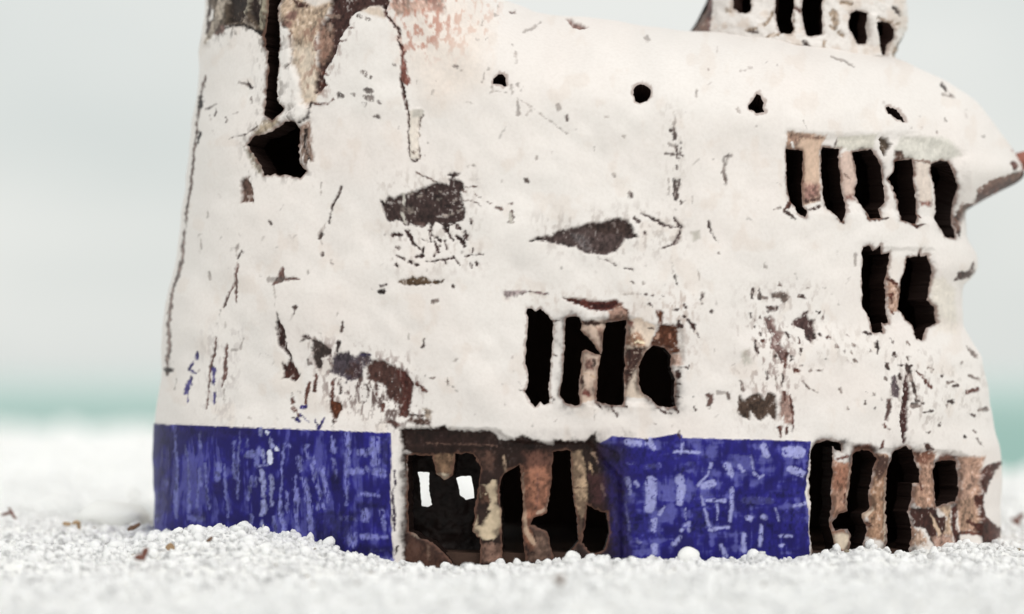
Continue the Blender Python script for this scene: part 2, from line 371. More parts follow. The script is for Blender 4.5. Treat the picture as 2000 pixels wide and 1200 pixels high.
# --- left tower: dark bare clay, pale runs of glaze, the groove
PO(ZT([(170,-500),(1000,-500),(1000,330),(960,420),(860,560),(780,450),(740,390),(640,330),(540,310),(330,310),(230,400),(110,380),(110,150)]), lin(96,82,70), br=.2, bs=(14, 60), soft=3, fleck=.2)
PO(ZT([(350,-500),(610,-500),(590,40),(540,130),(560,190),(520,260),(330,260),(345,100)]), lin(52,42,38), soft=3, br=.2, bs=(10, 30), depth=.8)
PO(ZT([(650,-500),(750,-500),(750,130),(730,280),(640,230),(620,120)]), lin(50,38,36), soft=3, depth=.8)
LI(ZT([(600,-200),(590,80),(560,140)]), [10, 11, 9], lin(176,166,150)); LI(ZT([(540,210),(580,270),(680,320)]), [10, 9, 6], lin(178,164,152))
LI(ZT([(830,-300),(830,60),(790,200),(760,330)]), [16, 16, 12, 8], lin(165,156,138), br=.2); LI(ZT([(730,-200),(735,40)]), 8, lin(170,160,146))
LI(ZT([(300,0),(230,200),(150,400),(110,500)]), [18, 14, 12, 6], lin(190,176,162)); PO(ZT([(130,100),(190,110),(180,230),(130,240)]), WH)
LI(ZT([(230,390),(310,330),(420,290),(560,290),(660,340),(760,390)]), [6, 5, 4, 5, 6, 9], KK); PO(ZT([(250,300),(330,280),(300,390),(215,400)]), lin(150,118,110), soft=4)
PO(ZT([(110,260),(170,260),(130,380),(110,370)]), DD, soft=3)
PO(ZT([(760,380),(1010,200),(1010,700),(985,800),(960,1000),(1000,1200),(1000,1300),(820,1300),(840,1060),(825,900),(830,600),(775,520)]), lin(40,30,26), soft=2.5)
PO(ZT([(1020,-500),(1700,-500),(1640,30),(1480,300),(1430,500),(1420,760),(1500,800),(1450,1050),(1420,1200),(1280,1210),(1250,1000),(1160,760),(1150,430),(1090,300),(1020,260)]), lin(200,176,154), soft=4)
PO(ZT([(1280,-400),(1640,-400),(1600,20),(1400,90),(1290,20)]), WH, soft=5, op=.7)
PO(ZT([(1160,0),(1350,60),(1330,100),(1210,85)]), lin(80,52,44), soft=2); PO(ZT([(1120,130),(1220,120),(1200,250),(1080,230)]), lin(140,108,98), soft=3); PO(ZT([(1030,250),(1180,260),(1150,340),(1060,320)]), lin(150,116,104), soft=3)
LI(ZT([(1070,330),(1140,360),(1130,470),(1160,620),(1140,760),(1080,800)]), [2, 4, 4, 3, 3, 3], lin(110,80,66), depth=.3)
LI(ZT([(1240,860),(1250,960),(1260,1050)]), 2.5, lin(140,112,96)); LI(ZT([(1370,630),(1375,720),(1360,800)]), 3, BR, br=.3); LI(ZT([(1440,460),(1430,600)]), 4, BR, br=.3)
PO(ZT([(1150,520),(1420,560),(1430,800),(1480,1000),(1420,1180),(1270,1190),(1240,900)]), lin(226,212,196), soft=14, op=.7, br=.3, bs=(9, 14)); PO(ZT([(1000,330),(1130,340),(1130,410),(1000,400)]), WH); PO(ZT([(1020,480),(1130,460),(1150,740),(1060,800),(1000,780)]), WH, soft=3); PO(ZT([(990,820),(1190,770),(1240,900),(1250,1100),(1180,1210),(990,1100),(960,960)]), WH, soft=4, op=.85)
# dark channel between the tan strip and the arched white lobe
PO(ZD([(210,-600),(850,-600),(830,60),(780,110),(720,70),(600,65),(530,120),(400,185),(380,300),(320,360),(260,480),(240,560),(180,690),(110,800),(60,880),(110,1000),(30,1080),(-40,1100),(0,820),(30,620),(20,480),(40,310),(150,160)]), lin(72,48,44), soft=2.5, depth=.7)
PO(ZD([(40,300),(180,330),(160,520),(150,640),(60,760),(20,700),(10,480)]), lin(166,134,118), soft=4, br=.35, bs=(7, 10)); LI(ZD([(130,190),(240,190)]), 8, lin(160,136,124)); LI(ZD([(130,290),(130,340)]), 12, lin(170,150,138))
LI(ZD([(60,860),(140,880)]), [6, 2], BR); LI(ZD([(30,990),(110,1020)]), [6, 2], BR); LI(ZD([(380,330),(430,330)]), [3, 2], BR); LI(ZD([(260,500),(350,480)]), [4, 2], BR); PO(ZD([(270,470),(310,380),(380,400),(360,470)]), WH)
PO(ZD([(520,130),(600,66),(720,75),(790,140),(800,220),(600,160)]), lin(206,190,176), soft=5)
# reddish bloom right of the lobe
PO(ZD([(830,-500),(1500,-500),(1460,60),(1480,160),(1300,150),(1100,160),(960,200),(880,230),(830,180)]), lin(196,156,142), soft=6, br=.42, bs=(12, 12))
PO(ZD([(1280,-300),(1420,-300),(1400,50),(1480,100),(1460,170),(1370,140),(1280,150),(1330,90),(1260,30)]), lin(140,70,58), soft=4, br=.36, bs=(5, 5)); PO(ZD([(880,-200),(960,-200),(950,60),(890,50)]), lin(110,66,58), br=.3, soft=3); PO(ZD([(990,-200),(1050,-200),(1040,70),(1000,80)]), lin(120,72,62), br=.3, soft=3)
PO([(770,10),(900,-10),(960,40),(940,160),(850,220),(800,140)], lin(222,204,190), soft=40, op=.4)
# the long glaze run and its bead
LI(ZD([(790,100),(805,180),(880,260),(930,330),(965,400),(950,480),(1000,560),(990,640),(985,800),(975,880),(985,980),(1005,1040),(1020,1190)]), [6, 5, 4.5, 5, 5, 4, 6, 3, 2.5, 2, 3, 5, 4.5], lin(84,46,40), depth=.35)
PO(ZD([(1000,540),(1045,570),(1030,650),(1050,760),(1060,880),(1100,980),(1060,1000),(1000,960),(970,880),(985,760),(985,640)]), lin(140,88,78), soft=2, br=.25, bs=(5, 7)); LI(ZD([(1030,600),(1020,680),(1045,780)]), [4, 3, 4], lin(96,52,46))
LI(Z1([(1460,500),(1480,600),(1497,660),(1497,760),(1498,860),(1515,925),(1535,950),(1558,930),(1563,890),(1548,860),(1556,780),(1562,700),(1580,680)]), [4, 4, 3.5, 3.2, 3.4, 4, 4.4, 4.2, 3.6, 3, 3, 3.4, 3], lin(78,50,42), depth=.3)
PO(Z1([(1505,650),(1560,650),(1555,860),(1560,930),(1515,930),(1505,860)]), lin(222,212,202), soft=2); sh.relief(Z1([(1505,640),(1560,640),(1552,860),(1562,935),(1512,935),(1503,860)]), .5, 3)
LI(Z1([(1510,880),(1535,900),(1555,880)]), 2.2, lin(120,96,84)); PO(Z1([(1520,640),(1590,650),(1570,690),(1520,690)]), LG, soft=3)
# rim of the cavity, clay crumbs
LI(Z1([(470,815),(560,790),(620,740)]), [2, 3, 2], DD); LI(Z1([(920,600),(960,615),(1020,605),(1060,580)]), [4, 4, 3, 2], lin(90,50,40)); LI(Z1([(920,610),(900,690),(850,720)]), [5, 5, 3], KK)
PO(Z1([(850,740),(915,700),(930,940),(880,980),(850,900)]), lin(150,126,114), soft=3, br=.35, bs=(5, 14)); LI(Z1([(890,760),(885,850),(905,930)]), [7, 7, 4], KK); PO(Z1([(600,780),(640,720),(700,700),(740,680),(740,720),(690,760),(610,800)]), lin(176,160,140), soft=3, br=.3); PO(Z1([(770,690),(820,640),(880,610),(915,640),(900,680),(840,720)]), WH); sh.relief(Z1([(770,690),(820,640),(880,610),(915,640),(900,680),(840,720)]), 1.5, 5)
PO(Z1([(540,860),(590,880),(640,990),(640,1030),(600,1000)]), lin(170,160,146), soft=3, br=.3); PO(Z1([(530,1045),(570,1040),(585,1100),(590,1190),(520,1190),(520,1100)]), lin(110,84,74), soft=2.5, br=.25, bs=(6, 20), depth=.4)
# far left edge: bare dark seam
LI([(398,150),(391,200),(387,250),(376,330),(361,430),(348,520),(338,600),(330,680),(323,728)], [3, 7, 5, 6, 6, 5.5, 5.5, 6, 9], lin(104,86,80), br=.26, bs=(10, 26)); LI([(355,470),(343,560),(333,640),(327,700)], 5, lin(150,132,126), br=.3, bs=(9, 20)); LI(Z1([(275,560),(280,600),(268,650)]), [3, 9, 3], KK); LI(Z1([(275,780),(268,840)]), [7, 5], KK); LI([(320,722),(331,722)], 8, KK); LI(Z1([(310,640),(370,610)]), 2, GY); LI(Z1([(365,640),(362,680)]), 3, DD)
LI(Z1([(300,120),(310,40)]), 5, DD); LI(Z1([(500,480),(560,500)]), [3, 6], GY, br=.3); LI(Z1([(545,480),(570,520)]), 4, DD, br=.2); LI(Z1([(430,690),(433,715)]), 4, DD); LI(Z1([(570,580),(575,600)]), 5, GY)
for (a, b, r) in ((1240, 430, 6), (1270, 450, 4), (1095, 555, 6), (1265, 530, 7), (1270, 570, 8), (1330, 600, 4), (1310, 680, 6), (1240, 610, 4), (1170, 550, 4), (1415, 385, 2.5), (1770, 385, 4), (1210, 95, 5), (1255, 110, 4)):
    x, y = 300 + a / 3, b / 3; LI([(x - r * .6, y), (x + r * .6, y + r * .5)], r * 1.5, GY, br=.35, bs=(3, 3))
# --- charcoal block left of centre with the scraped field beneath it
PO(ZP([(105,325),(150,340),(180,295),(250,310),(330,270),(480,220),(620,170),(720,190),(740,120),(690,105),(760,75),(825,90),(770,130),(850,170),(855,230),(825,260),(850,380),(875,410),(850,520),(790,530),(720,545),(690,620),(640,540),(600,520),(570,600),(540,530),(480,570),(380,550),(320,560),(290,525),(240,515),(180,530),(140,440)]), lin(66,50,48), soft=1.8, br=.16, bs=(5, 4), depth=.35)
LI(ZP([(318,270),(318,370)]), 5.5, LG); LI(ZP([(300,440),(325,530)]), 5, LG); PO(ZP([(290,370),(410,380),(400,440),(300,430)]), lin(120,108,102), soft=3, br=.3)
for a, b in ((400,435),(460,290),(635,320),(770,330),(805,430),(740,455),(690,465),(380,265),(640,255)): LI(ZP([(a - 12, b), (a + 12, b - 6)]), 4, lin(150,138,130), br=.2)
LI(ZP([(420,545),(490,545)]), 8, lin(90,70,66))
for p, w in (([(210,635),(280,645)], 7), ([(340,610),(375,650),(395,710),(440,750),(490,800)], [8, 7, 6, 3, 2]), ([(545,600),(560,700)], 2.5), ([(590,690),(630,790)], [4, 7]), ([(560,610),(600,690),(650,760)], [2, 2.5, 2]), ([(620,660),(650,710)], 5), ([(680,700),(705,770)], [4, 5]), ([(690,590),(740,670),(760,695)], [6, 4, 2]), ([(705,620),(720,560),(770,540)], 2), ([(800,560),(810,580)], 9), ([(870,620),(890,680),(910,700)], [5, 4, 3]), ([(790,660),(830,680),(870,750)], [6, 8, 4]), ([(860,660),(880,770)], [5, 2]), ([(940,760),(930,810)], 3), ([(870,835),(1025,825)], [3, 3]), ([(510,890),(690,870),(770,850)], [2, 4, 4]), ([(770,840),(815,925)], [4, 3]), ([(430,845),(495,835)], [4, 6]), ([(240,830),(320,860)], [3, 6]), ([(375,890),(390,895)], 7), ([(245,750),(275,765)], 4), ([(245,915),(265,925)], 4), ([(420,915),(445,918)], 4), ([(970,880),(980,905)], 4), ([(500,760),(480,830)], 2), ([(480,690),(540,700)], 2), ([(920,890),(935,940)], 2), ([(690,880),(695,905)], 3), ([(590,840),(610,800)], 2)):
    LI(ZP(p), w, lin(74,52, 50), soft=1.2, br=.15, bs=(4, 4), depth=.25)
for p, w in (([(430,85),(510,120),(600,165)], [3, 3, 1.5]), ([(870,212),(930,212),(990,205)], [2, 5, 2]), ([(840,240),(880,260)], 2), ([(850,330),(950,345),(1010,380)], 2), ([(1070,345),(1100,355)], 3), ([(1270,360),(1300,350)], 4), ([(1290,440),(1290,500)], 7), ([(1265,525),(1305,525)], 3), ([(1150,395),(1200,410)], 4), ([(925,500),(930,545)], 4), ([(960,280),(1000,300)], 4)):
    LI(ZP(p), w, lin(120,100,94), soft=1.3, br=.2, bs=(4, 4))
PO(ZP([(265,1060),(300,1035),(370,1035),(400,1010),(430,1035),(470,1015),(520,1020),(560,1050),(640,1050),(680,1040),(660,1075),(540,1090),(420,1100),(300,1085)]), lin(96,76,58), soft=1.6, br=.28, bs=(4, 5), depth=.2); LI(ZP([(110,1100),(160,1085)]), [4, 5], DD); LI(ZP([(100,1155),(130,1155)]), 9, KK); LI(ZP([(750,1105),(756,1106)]), 5, DD)
# --- lens-shaped chip and strokes right of it
PO(Z5([(555,215),(610,190),(690,180),(720,150),(830,135),(900,110),(1000,100),(1060,80),(1130,90),(1160,140),(1190,190),(1110,200),(1080,240),(1060,275),(970,292),(880,282),(820,250),(700,222),(610,215)]), lin(88,72,70), soft=2, br=.14, bs=(7, 5), depth=.7); PO(Z5([(780,160),(880,180),(930,270),(860,260)]), lin(128,118,118), soft=4, br=.4, bs=(4, 10)); PO(Z5([(870,130),(1060,90),(1150,110),(1160,180),(1060,170),(950,170)]), lin(70,54,50), soft=3, br=.3)
for p, w in (([(1205,50),(1290,90),(1350,125),(1420,130)], [2, 7, 6, 3]), ([(1440,120),(1440,170),(1410,220),(1380,240)], [4, 6, 8, 4]), ([(1370,240),(1320,262)], 2), ([(1165,80),(1195,105)], 6), ([(1400,80),(1430,120)], [4, 8]), ([(1600,100),(1615,160),(1660,225)], [5, 4, 2]), ([(1225,160),(1230,180)], 4), ([(950,310),(1060,350)], 2), ([(1110,375),(1160,382)], 2)):
    LI(Z5(p), w, lin(92,76,74), soft=1.6, br=.2, bs=(4, 4), depth=.2)
PO(Z5([(1500,160),(1550,150),(1555,200),(1520,215)]), LG, soft=4); LI(Z5([(440,60),(445,105)]), [8, 5], LG)
# --- brows above the middle window
PO(Z5([(395,500),(470,505),(545,505),(480,535),(410,555)]), lin(176,160,160), soft=2.5, br=.2); LI(Z5([(550,510),(600,520),(660,525)]), [2, 6, 2], lin(120,96,96)); LI(Z5([(480,535),(545,508)]), [2, 2], lin(110,90,88))
PO(Z5([(750,545),(860,555),(980,570),(1060,555),(1100,580),(1060,610),(960,625),(890,610),(790,570)]), lin(112,58,50), soft=2, br=.12, bs=(9, 5), depth=.7); PO(Z5([(900,580),(1060,575),(1040,605),(940,615)]), lin(70,32,28), soft=3)
PO(Z5([(1015,625),(1090,580),(1135,620),(1130,680),(1020,680)]), lin(186,150,134), soft=3, br=.2); LI(Z5([(1090,590),(1135,630)]), 2.5, BR)
# middle window pillars
PO(ZC([(640,280),(900,260),(900,330),(860,470),(830,600),(830,700),(800,1000),(640,1050),(640,600),(700,520),(640,370)]), lin(208,184,168), soft=2)
PO(ZC([(650,260),(790,270),(880,290),(790,320),(660,300)]), lin(58,34,28), soft=2); PO(ZC([(800,330),(860,330),(860,480),(820,460)]), lin(170,138,124), soft=3)
PO(ZC([(700,620),(770,640),(770,740),(690,740),(680,680)]), lin(140,104,94), soft=3, br=.2); LI(ZC([(765,640),(770,690)]), [4, 5], lin(90,70,64)); PO(ZC([(680,900),(750,970),(700,985),(665,960)]), lin(130,76,68), soft=2.5); LI(ZC([(650,790),(655,850)]), [6, 8], lin(60,34,28)); LI(ZC([(670,770),(700,770),(780,800)]), 2, TN); LI(ZC([(580,890),(590,950)]), 5, lin(150,110,96))
PO(ZC([(1085,260),(1180,240),(1340,320),(1330,420),(1280,540),(1190,720),(1200,900),(1270,1000),(1060,990),(1050,800),(1070,560)]), lin(222,204,188), soft=2); PO(ZC([(1080,400),(1180,370),(1240,440),(1250,520),(1150,520),(1070,490)]), lin(172,132,108), soft=4, br=.32, bs=(5, 5)); PO(ZC([(1075,530),(1260,520),(1220,640),(1150,760),(1070,920),(1050,800),(1060,600)]), lin(70,46,40), soft=3, br=.18, bs=(5, 7), depth=.5); PO(ZC([(1085,260),(1150,280),(1130,340),(1085,320)]), lin(140,94,84), soft=2.5); LI(ZC([(1160,480),(1190,460),(1240,480)]), 3, lin(236,220,190))
PO(ZC([(1350,170),(1420,190),(1410,310),(1560,320),(1550,420),(1580,560),(1500,590),(1420,520),(1320,510),(1280,530),(1340,400),(1370,320)]), lin(92,52,34), soft=2.5, br=.14, bs=(7, 7)); LI(ZC([(1370,400),(1360,430)]), 6, lin(190,150,130)); LI(ZC([(1480,400),(1480,430)]), 4, lin(170,120,100)); PO(ZC([(1500,580),(1580,580),(1610,680),(1560,700),(1500,690)]), lin(200,170,156), soft=3, br=.2)
PO(ZC([(1490,160),(1570,150),(1550,185),(1490,180)]), lin(60,40,36), soft=2, br=.15)
for p, w in (([(1290,110),(1310,130)], 6), ([(1610,130),(1625,155)], 5), ([(1590,225),(1610,235)], 5), ([(1640,260),(1690,310),(1700,345)], [3, 9, 11]), ([(1570,320),(1600,325)], 6), ([(1320,350),(1290,340)], 3), ([(1250,25),(1260,28)], 5), ([(1310,38),(1315,40)], 3), ([(1400,48),(1410,52)], 4), ([(1550,270),(1555,300)], 6), ([(385,280),(440,270)], [4, 2]), ([(380,590),(430,600)], 2), ([(70,920),(130,925)], [1, 3]), ([(360,1000),(400,1010),(375,1030)], 3), ([(1540,980),(1610,995)], [6, 1]), ([(1540,870),(1590,870)], [5, 2]), ([(1570,700),(1650,720),(1660,690)], [3, 3, 2]), ([(1560,750),(1570,800)], 7), ([(930,1080),(990,1160)], [5, 3]), ([(790,1030),(850,1110)], [6, 3]), ([(1060,1075),(1090,1080)], 3), ([(1370,1090),(1420,1120),(1500,1150)], [5, 5, 3]), ([(1530,1090),(1555,1130)], [6, 5]), ([(1715,1070),(1720,1110)], 3), ([(1740,400),(1745,430)], 4)):
    LI(ZC(p), w, lin(64,40,36), soft=1.4, br=.12, bs=(4, 4))
# --- small marks scattered as seen over the wall
MARKS = [
 (Z2([(475,300),(475,370)]), 4, 0), (Z2([(480,490),(485,510)]), 6, 0), (Z2([(445,500),(450,545)]), 4, 0), (Z2([(485,580),(485,670)]), [4, 8], 0), (Z2([(310,405),(316,415)]), 4, 0), (Z2([(285,440),(278,490)]), 3, 0), (Z2([(720,620),(722,640)]), 8, 0), (Z2([(770,680),(770,705)]), 6, 1), (Z2([(590,915),(592,935)]), 5, 0), (Z2([(525,1050),(545,1070)]), 6, 1), (Z2([(1045,1020),(1055,1030)]), 6, 0), (Z2([(1140,1130),(1150,1155)]), 7, 1), (Z2([(990,688),(1010,690)]), 3, 0), (Z2([(500,590),(620,670),(770,780)]), 2, 0), (Z2([(1100,800),(1108,800)]), 4, 0), (Z2([(185,975),(230,975)]), 2.5, 0), (Z2([(1235,225),(1245,240)]), 7, 0), (Z2([(440,80),(460,75)]), 6, 2), (Z2([(365,45),(370,50)]), 5, 0), (Z2([(345,95),(360,98)]), 4, 0), (Z2([(120,380),(128,385)]), 6, 0), (Z2([(270,140),(265,165)]), 4, 0), (Z2([(520,185),(560,170),(620,140)]), [3, 5, 2], 0), (Z2([(330,500),(330,535),(410,540)]), 3, 0),
 (Z2([(1400,660),(1405,760)]), [2, 4], 0), (Z2([(1380,765),(1400,770),(1405,820)]), [7, 9, 5], 1), (Z2([(1410,860),(1425,930)]), [5, 6], 1), (Z2([(1350,900),(1450,910)]), [3, 4], 1), (Z2([(1438,830),(1440,900)]), 3, 1), (Z2([(1412,970),(1415,990)]), 5, 1), (Z2([(1365,1050),(1370,1140)]), 4, 0), (Z2([(1405,1050),(1410,1160)]), [5, 12], 1), (Z2([(1428,1060),(1425,1150)]), 4, 1), (Z2([(1440,1180),(1445,1190)]), 4, 1), (Z2([(1700,920),(1695,1000),(1705,1060)]), [5, 7, 5], 0), (Z2([(1725,910),(1735,915)]), 6, 0), (Z2([(1705,1040),(1705,1080)]), 5, 1), (Z2([(1530,540),(1530,570)]), 5, 0), (Z2([(1505,1150),(1510,1200)]), 2, 0), (Z2([(1370,850),(1410,860)]), 8, 0),
 (Z1([(975,1070),(970,1140)]), 3, 0), (Z1([(1100,1095),(1075,1160),(1050,1200)]), [5, 6, 3], 1), (Z4([(1050,0),(1035,50),(1025,110)]), [5, 3, 4], 1), (Z4([(1000,120),(970,180),(980,230)]), [4, 6, 3], 0), (Z4([(985,170),(970,200)]), 6, 1), (Z4([(990,280),(988,300)]), 4, 1), (Z4([(685,100),(695,115)]), 7, 1), (Z4([(325,40),(320,75)]), 3, 0), (Z4([(325,395),(322,435)]), 5, 0), (Z4([(500,240),(495,310)]), 5, 0), (Z4([(525,280),(500,320)]), 5, 1), (Z4([(500,350),(480,430),(470,570)]), [4, 6, 4], 2), (Z4([(475,450),(430,510),(390,600)]), [3, 4, 5], 2), (Z4([(280,210),(280,260)]), 3, 0), (Z4([(760,370),(750,430),(715,465)]), [6, 16, 6], 2), (Z4([(680,440),(760,440)]), [10, 10], 0), (Z4([(780,437),(870,437)]), [5, 2], 2), (Z4([(715,480),(720,590)]), [3, 1.5], 0), (Z4([(625,420),(632,422)]), 4, 0), (Z4([(835,600),(830,640)]), [7, 3], 1), (Z4([(1105,690),(1098,740)]), [3, 5], 1), (Z4([(1590,780),(1575,830)]), [3, 5], 1), (Z4([(905,385),(908,400)]), 3, 0), (Z4([(1640,575),(1660,555)]), 5, 0),
 (Z4([(350,780),(345,850),(325,950),(310,1100),(300,1200)]), [3, 6, 5, 3, 3], 2), (Z4([(415,820),(412,900),(408,990),(395,1060)]), [4, 6, 8, 2], 2), (Z4([(405,1090),(408,1150)]), [5, 3], 0), (Z4([(345,1100),(345,1160)]), [4, 6], 3), (Z4([(340,960),(345,1050)]), [7, 6], 3), (Z4([(240,870),(235,900)]), 8, 3), (Z4([(215,920),(205,970),(240,990)]), [3, 5, 2], 3), (Z4([(215,1010),(200,1060),(190,1100)]), [5, 11, 7], 3), (Z4([(200,1110),(198,1160)]), 2, 3), (Z4([(505,790),(490,850)]), 3, 0), (Z4([(440,850),(470,855)]), 3, 0), (Z4([(130,1020),(115,1080)]), 3, 0), (Z5([(110,920),(130,905)]), 4, 0), (Z5([(60,1040),(110,1070),(130,1100)]), 3, 0), (Z5([(1150,450),(1165,465)]), 5, 1), (Z5([(1215,460),(1220,465)]), 4, 0), (Z5([(1405,420),(1415,470)]), [7, 3], 1), (Z5([(1560,525),(1560,580)]), [5, 4], 1), (Z5([(1610,622),(1614,626)]), 5, 1), (Z5([(1540,380),(1545,440)]), 3, 0), (Z5([(1660,285),(1664,290)]), 4, 1), (Z5([(1385,340),(1390,400)]), 2, 0), (Z5([(1100,525),(1200,525)]), 2, 0), (Z5([(100,478),(104,482)]), 5, 1), (Z5([(1590,1120),(1620,1130),(1610,1180)]), [7, 11, 9], 2), (Z5([(1660,1100),(1720,1110)]), [8, 5], 0),
 (Z3([(1310,500),(1340,540),(1390,580)]), [5, 4, 3], 1), (Z3([(1320,560),(1380,580)]), 4, 0), (Z3([(70,910),(45,1000),(55,1060)]), [5, 6, 5], 0), (Z3([(120,650),(126,660)]), 5, 0), (Z3([(670,350),(750,370),(800,400)]), [5, 7, 4], 0), (Z3([(1325,700),(1332,715)]), 4, 0), (Z3([(225,740),(232,742)]), 4, 0),
 (Z6([(280,350),(290,370)]), 5, 0), (Z6([(820,290),(820,350)]), 6, 0), (Z6([(1480,840),(1520,900)]), 4, 0),
]
MC = [lin(140,126,120), lin(78,62,58), lin(98,62,54), lin(52,42,120)]
for p, w, c in MARKS: LI(p, w, MC[c], soft=1.6, br=.14, bs=(3.5, 4), depth=.1, op=.62 if c == 0 else .95)
PO(Z2([(770,115),(800,125),(850,150),(895,170),(850,185),(810,165)]), lin(130,96,88), soft=2, depth=.4)
# lower left stain above the blue band
PO(ZS([(100,130),(120,210),(150,270),(170,380),(185,480),(210,530),(150,470),(110,430),(80,340),(95,220)]), lin(62,38,34), soft=1.8, br=.12, bs=(5, 6), depth=.4); PO(ZS([(130,590),(170,610),(190,570),(230,590),(285,700),(250,760),(190,735),(130,740)]), lin(76,44,38), soft=1.8, br=.1, depth=.3); LI(ZS([(180,490),(215,560)]), 3, DD)
PO(ZS([(410,390),(430,370),(580,470),(580,510),(500,560),(480,640),(430,640),(410,560)]), lin(70,58,54), soft=2, br=.14, bs=(5, 5), depth=.3); LI(ZS([(350,360),(385,370)]), 8, DD); LI(ZS([(300,410),(350,380)]), 3, GY); LI(ZS([(650,410),(640,490)]), 6, DD); LI(ZS([(360,570),(380,600)]), 7, GY, br=.2)
PO(ZS([(560,680),(590,560),(640,500),(740,500),(790,550),(860,500),(930,530),(940,600),(860,650),(850,740),(740,760),(660,720)]), lin(84,74,82), soft=2.5, br=.24, bs=(6, 9), depth=.3); PO(ZS([(740,590),(860,600),(840,740),(740,740)]), lin(70,52,56), soft=3, br=.35, bs=(5, 8)); LI(ZS([(830,530),(930,520)]), [3, 7], lin(64,56,84)); LI(ZS([(740,720),(715,760)]), 5, lin(56,42,60))
PO(ZS([(900,640),(960,570),(1060,580),(1150,620),(1230,660),(1290,720),(1320,800),(1300,930),(1280,1080),(1190,1080),(1180,980),(1090,900),(1060,800),(960,760),(900,740)]), lin(84,56,50), soft=2.5, br=.22, bs=(5, 12), depth=.35); PO(ZS([(1160,640),(1260,660),(1310,760),(1300,900),(1270,1090),(1210,1060),(1230,860)]), lin(84,46,40), soft=2.5, br=.2, bs=(4, 12))
for p, w, c in (([(590,760),(590,1000)], [5, 9], 2), ([(370,770),(350,850),(340,960)], [6, 9, 7], 2), ([(430,700),(415,850)], [5, 8], 2), ([(660,780),(665,860)], 4, 1), ([(910,830),(915,900)], 5, 1), ([(990,770),(990,880)], [4, 5], 2), ([(890,790),(930,840)], 3, 1), ([(220,930),(225,945)], 9, 2), ([(215,870),(220,875)], 5, 1), ([(230,1000),(280,1060)], [9, 7], 2), ([(310,995),(345,1000)], 7, 3), ([(270,1100),(290,1110)], 7, 3), ([(230,1085),(240,1090)], 5, 1), ([(440,1110),(470,1180),(520,1100)], [3, 8, 2], 3), ([(300,1060),(380,1130)], 3, 3), ([(600,1110),(600,1160)], 3, 1), ([(850,950),(880,950)], 4, 1), ([(1090,1130),(1180,1150)], [5, 9], 2), ([(1120,1120),(1170,1180)], [4, 9], 1), ([(1290,1070),(1450,1080)], [4, 4], 1), ([(1360,780),(1440,860)], [8, 4], 2), ([(1050,970),(1050,1020)], 7, 2), ([(1500,40),(1540,30)], [7, 4], 0), ([(260,95),(285,90)], [6, 5], 1), ([(690,220),(680,300)], [3, 5], 1), ([(1430,370),(1410,450)], [2, 6], 1), ([(1640,740),(1640,800)], 4, 0), ([(1480,740),(1520,730)], 6, 0)):
    LI(ZS(p), w, MC[c], soft=1.5, br=.12, bs=(4, 6))
PO(ZS([(575,930),(660,950),(675,1020),(640,1080),(625,1130),(590,1070),(570,1010)]), lin(104,56,34), soft=2, br=.15, bs=(6, 6), depth=.3); PO(ZS([(1300,1080),(1480,1110),(1470,1170),(1390,1160),(1250,1130)]), lin(86,64,56), soft=3, br=.3, bs=(6, 6)); PO(ZS([(1390,990),(1490,1030),(1480,1110),(1420,1090)]), lin(160,144,130), soft=3, br=.35)
# right side speckled field and the dark patch over the blue band
PO(ZQ([(280,300),(340,295),(370,390),(410,410),(380,480),(430,540),(460,570),(430,660),(400,640),(360,560),(320,520),(330,430),(290,380)]), lin(130,104,100), soft=2.5, br=.3, bs=(5, 7), depth=.25); PO(ZQ([(485,345),(520,315),(550,300),(560,260),(600,260),(610,310),(660,320),(640,370),(660,430),(620,480),(580,440),(580,390),(530,370)]), lin(86,64,62), soft=2, br=.2, bs=(5, 6), depth=.3); PO(ZQ([(320,125),(420,110),(470,150),(430,200),(390,160),(330,155)]), lin(110,96,90), soft=2, br=.25); PO(ZQ([(290,220),(380,220),(370,250),(310,265)]), lin(92,74,70), soft=2, br=.2)
PO(ZQ([(80,970),(95,870),(130,920),(170,880),(230,850),(280,900),(300,850),(350,850),(370,960),(355,1060),(310,1010),(260,1050),(210,1040),(180,980),(160,1050),(100,1020)]), lin(84,66,56), soft=2.2, br=.18, bs=(6, 10), depth=.4); PO(ZQ([(400,840),(460,870),(480,1000),(490,1090),(420,1080),(380,1040),(390,900)]), lin(170,140,130), soft=3, br=.3, bs=(5, 12)); PO(ZQ([(100,560),(160,530),(180,640),(120,650)]), LG, soft=6, br=.3)
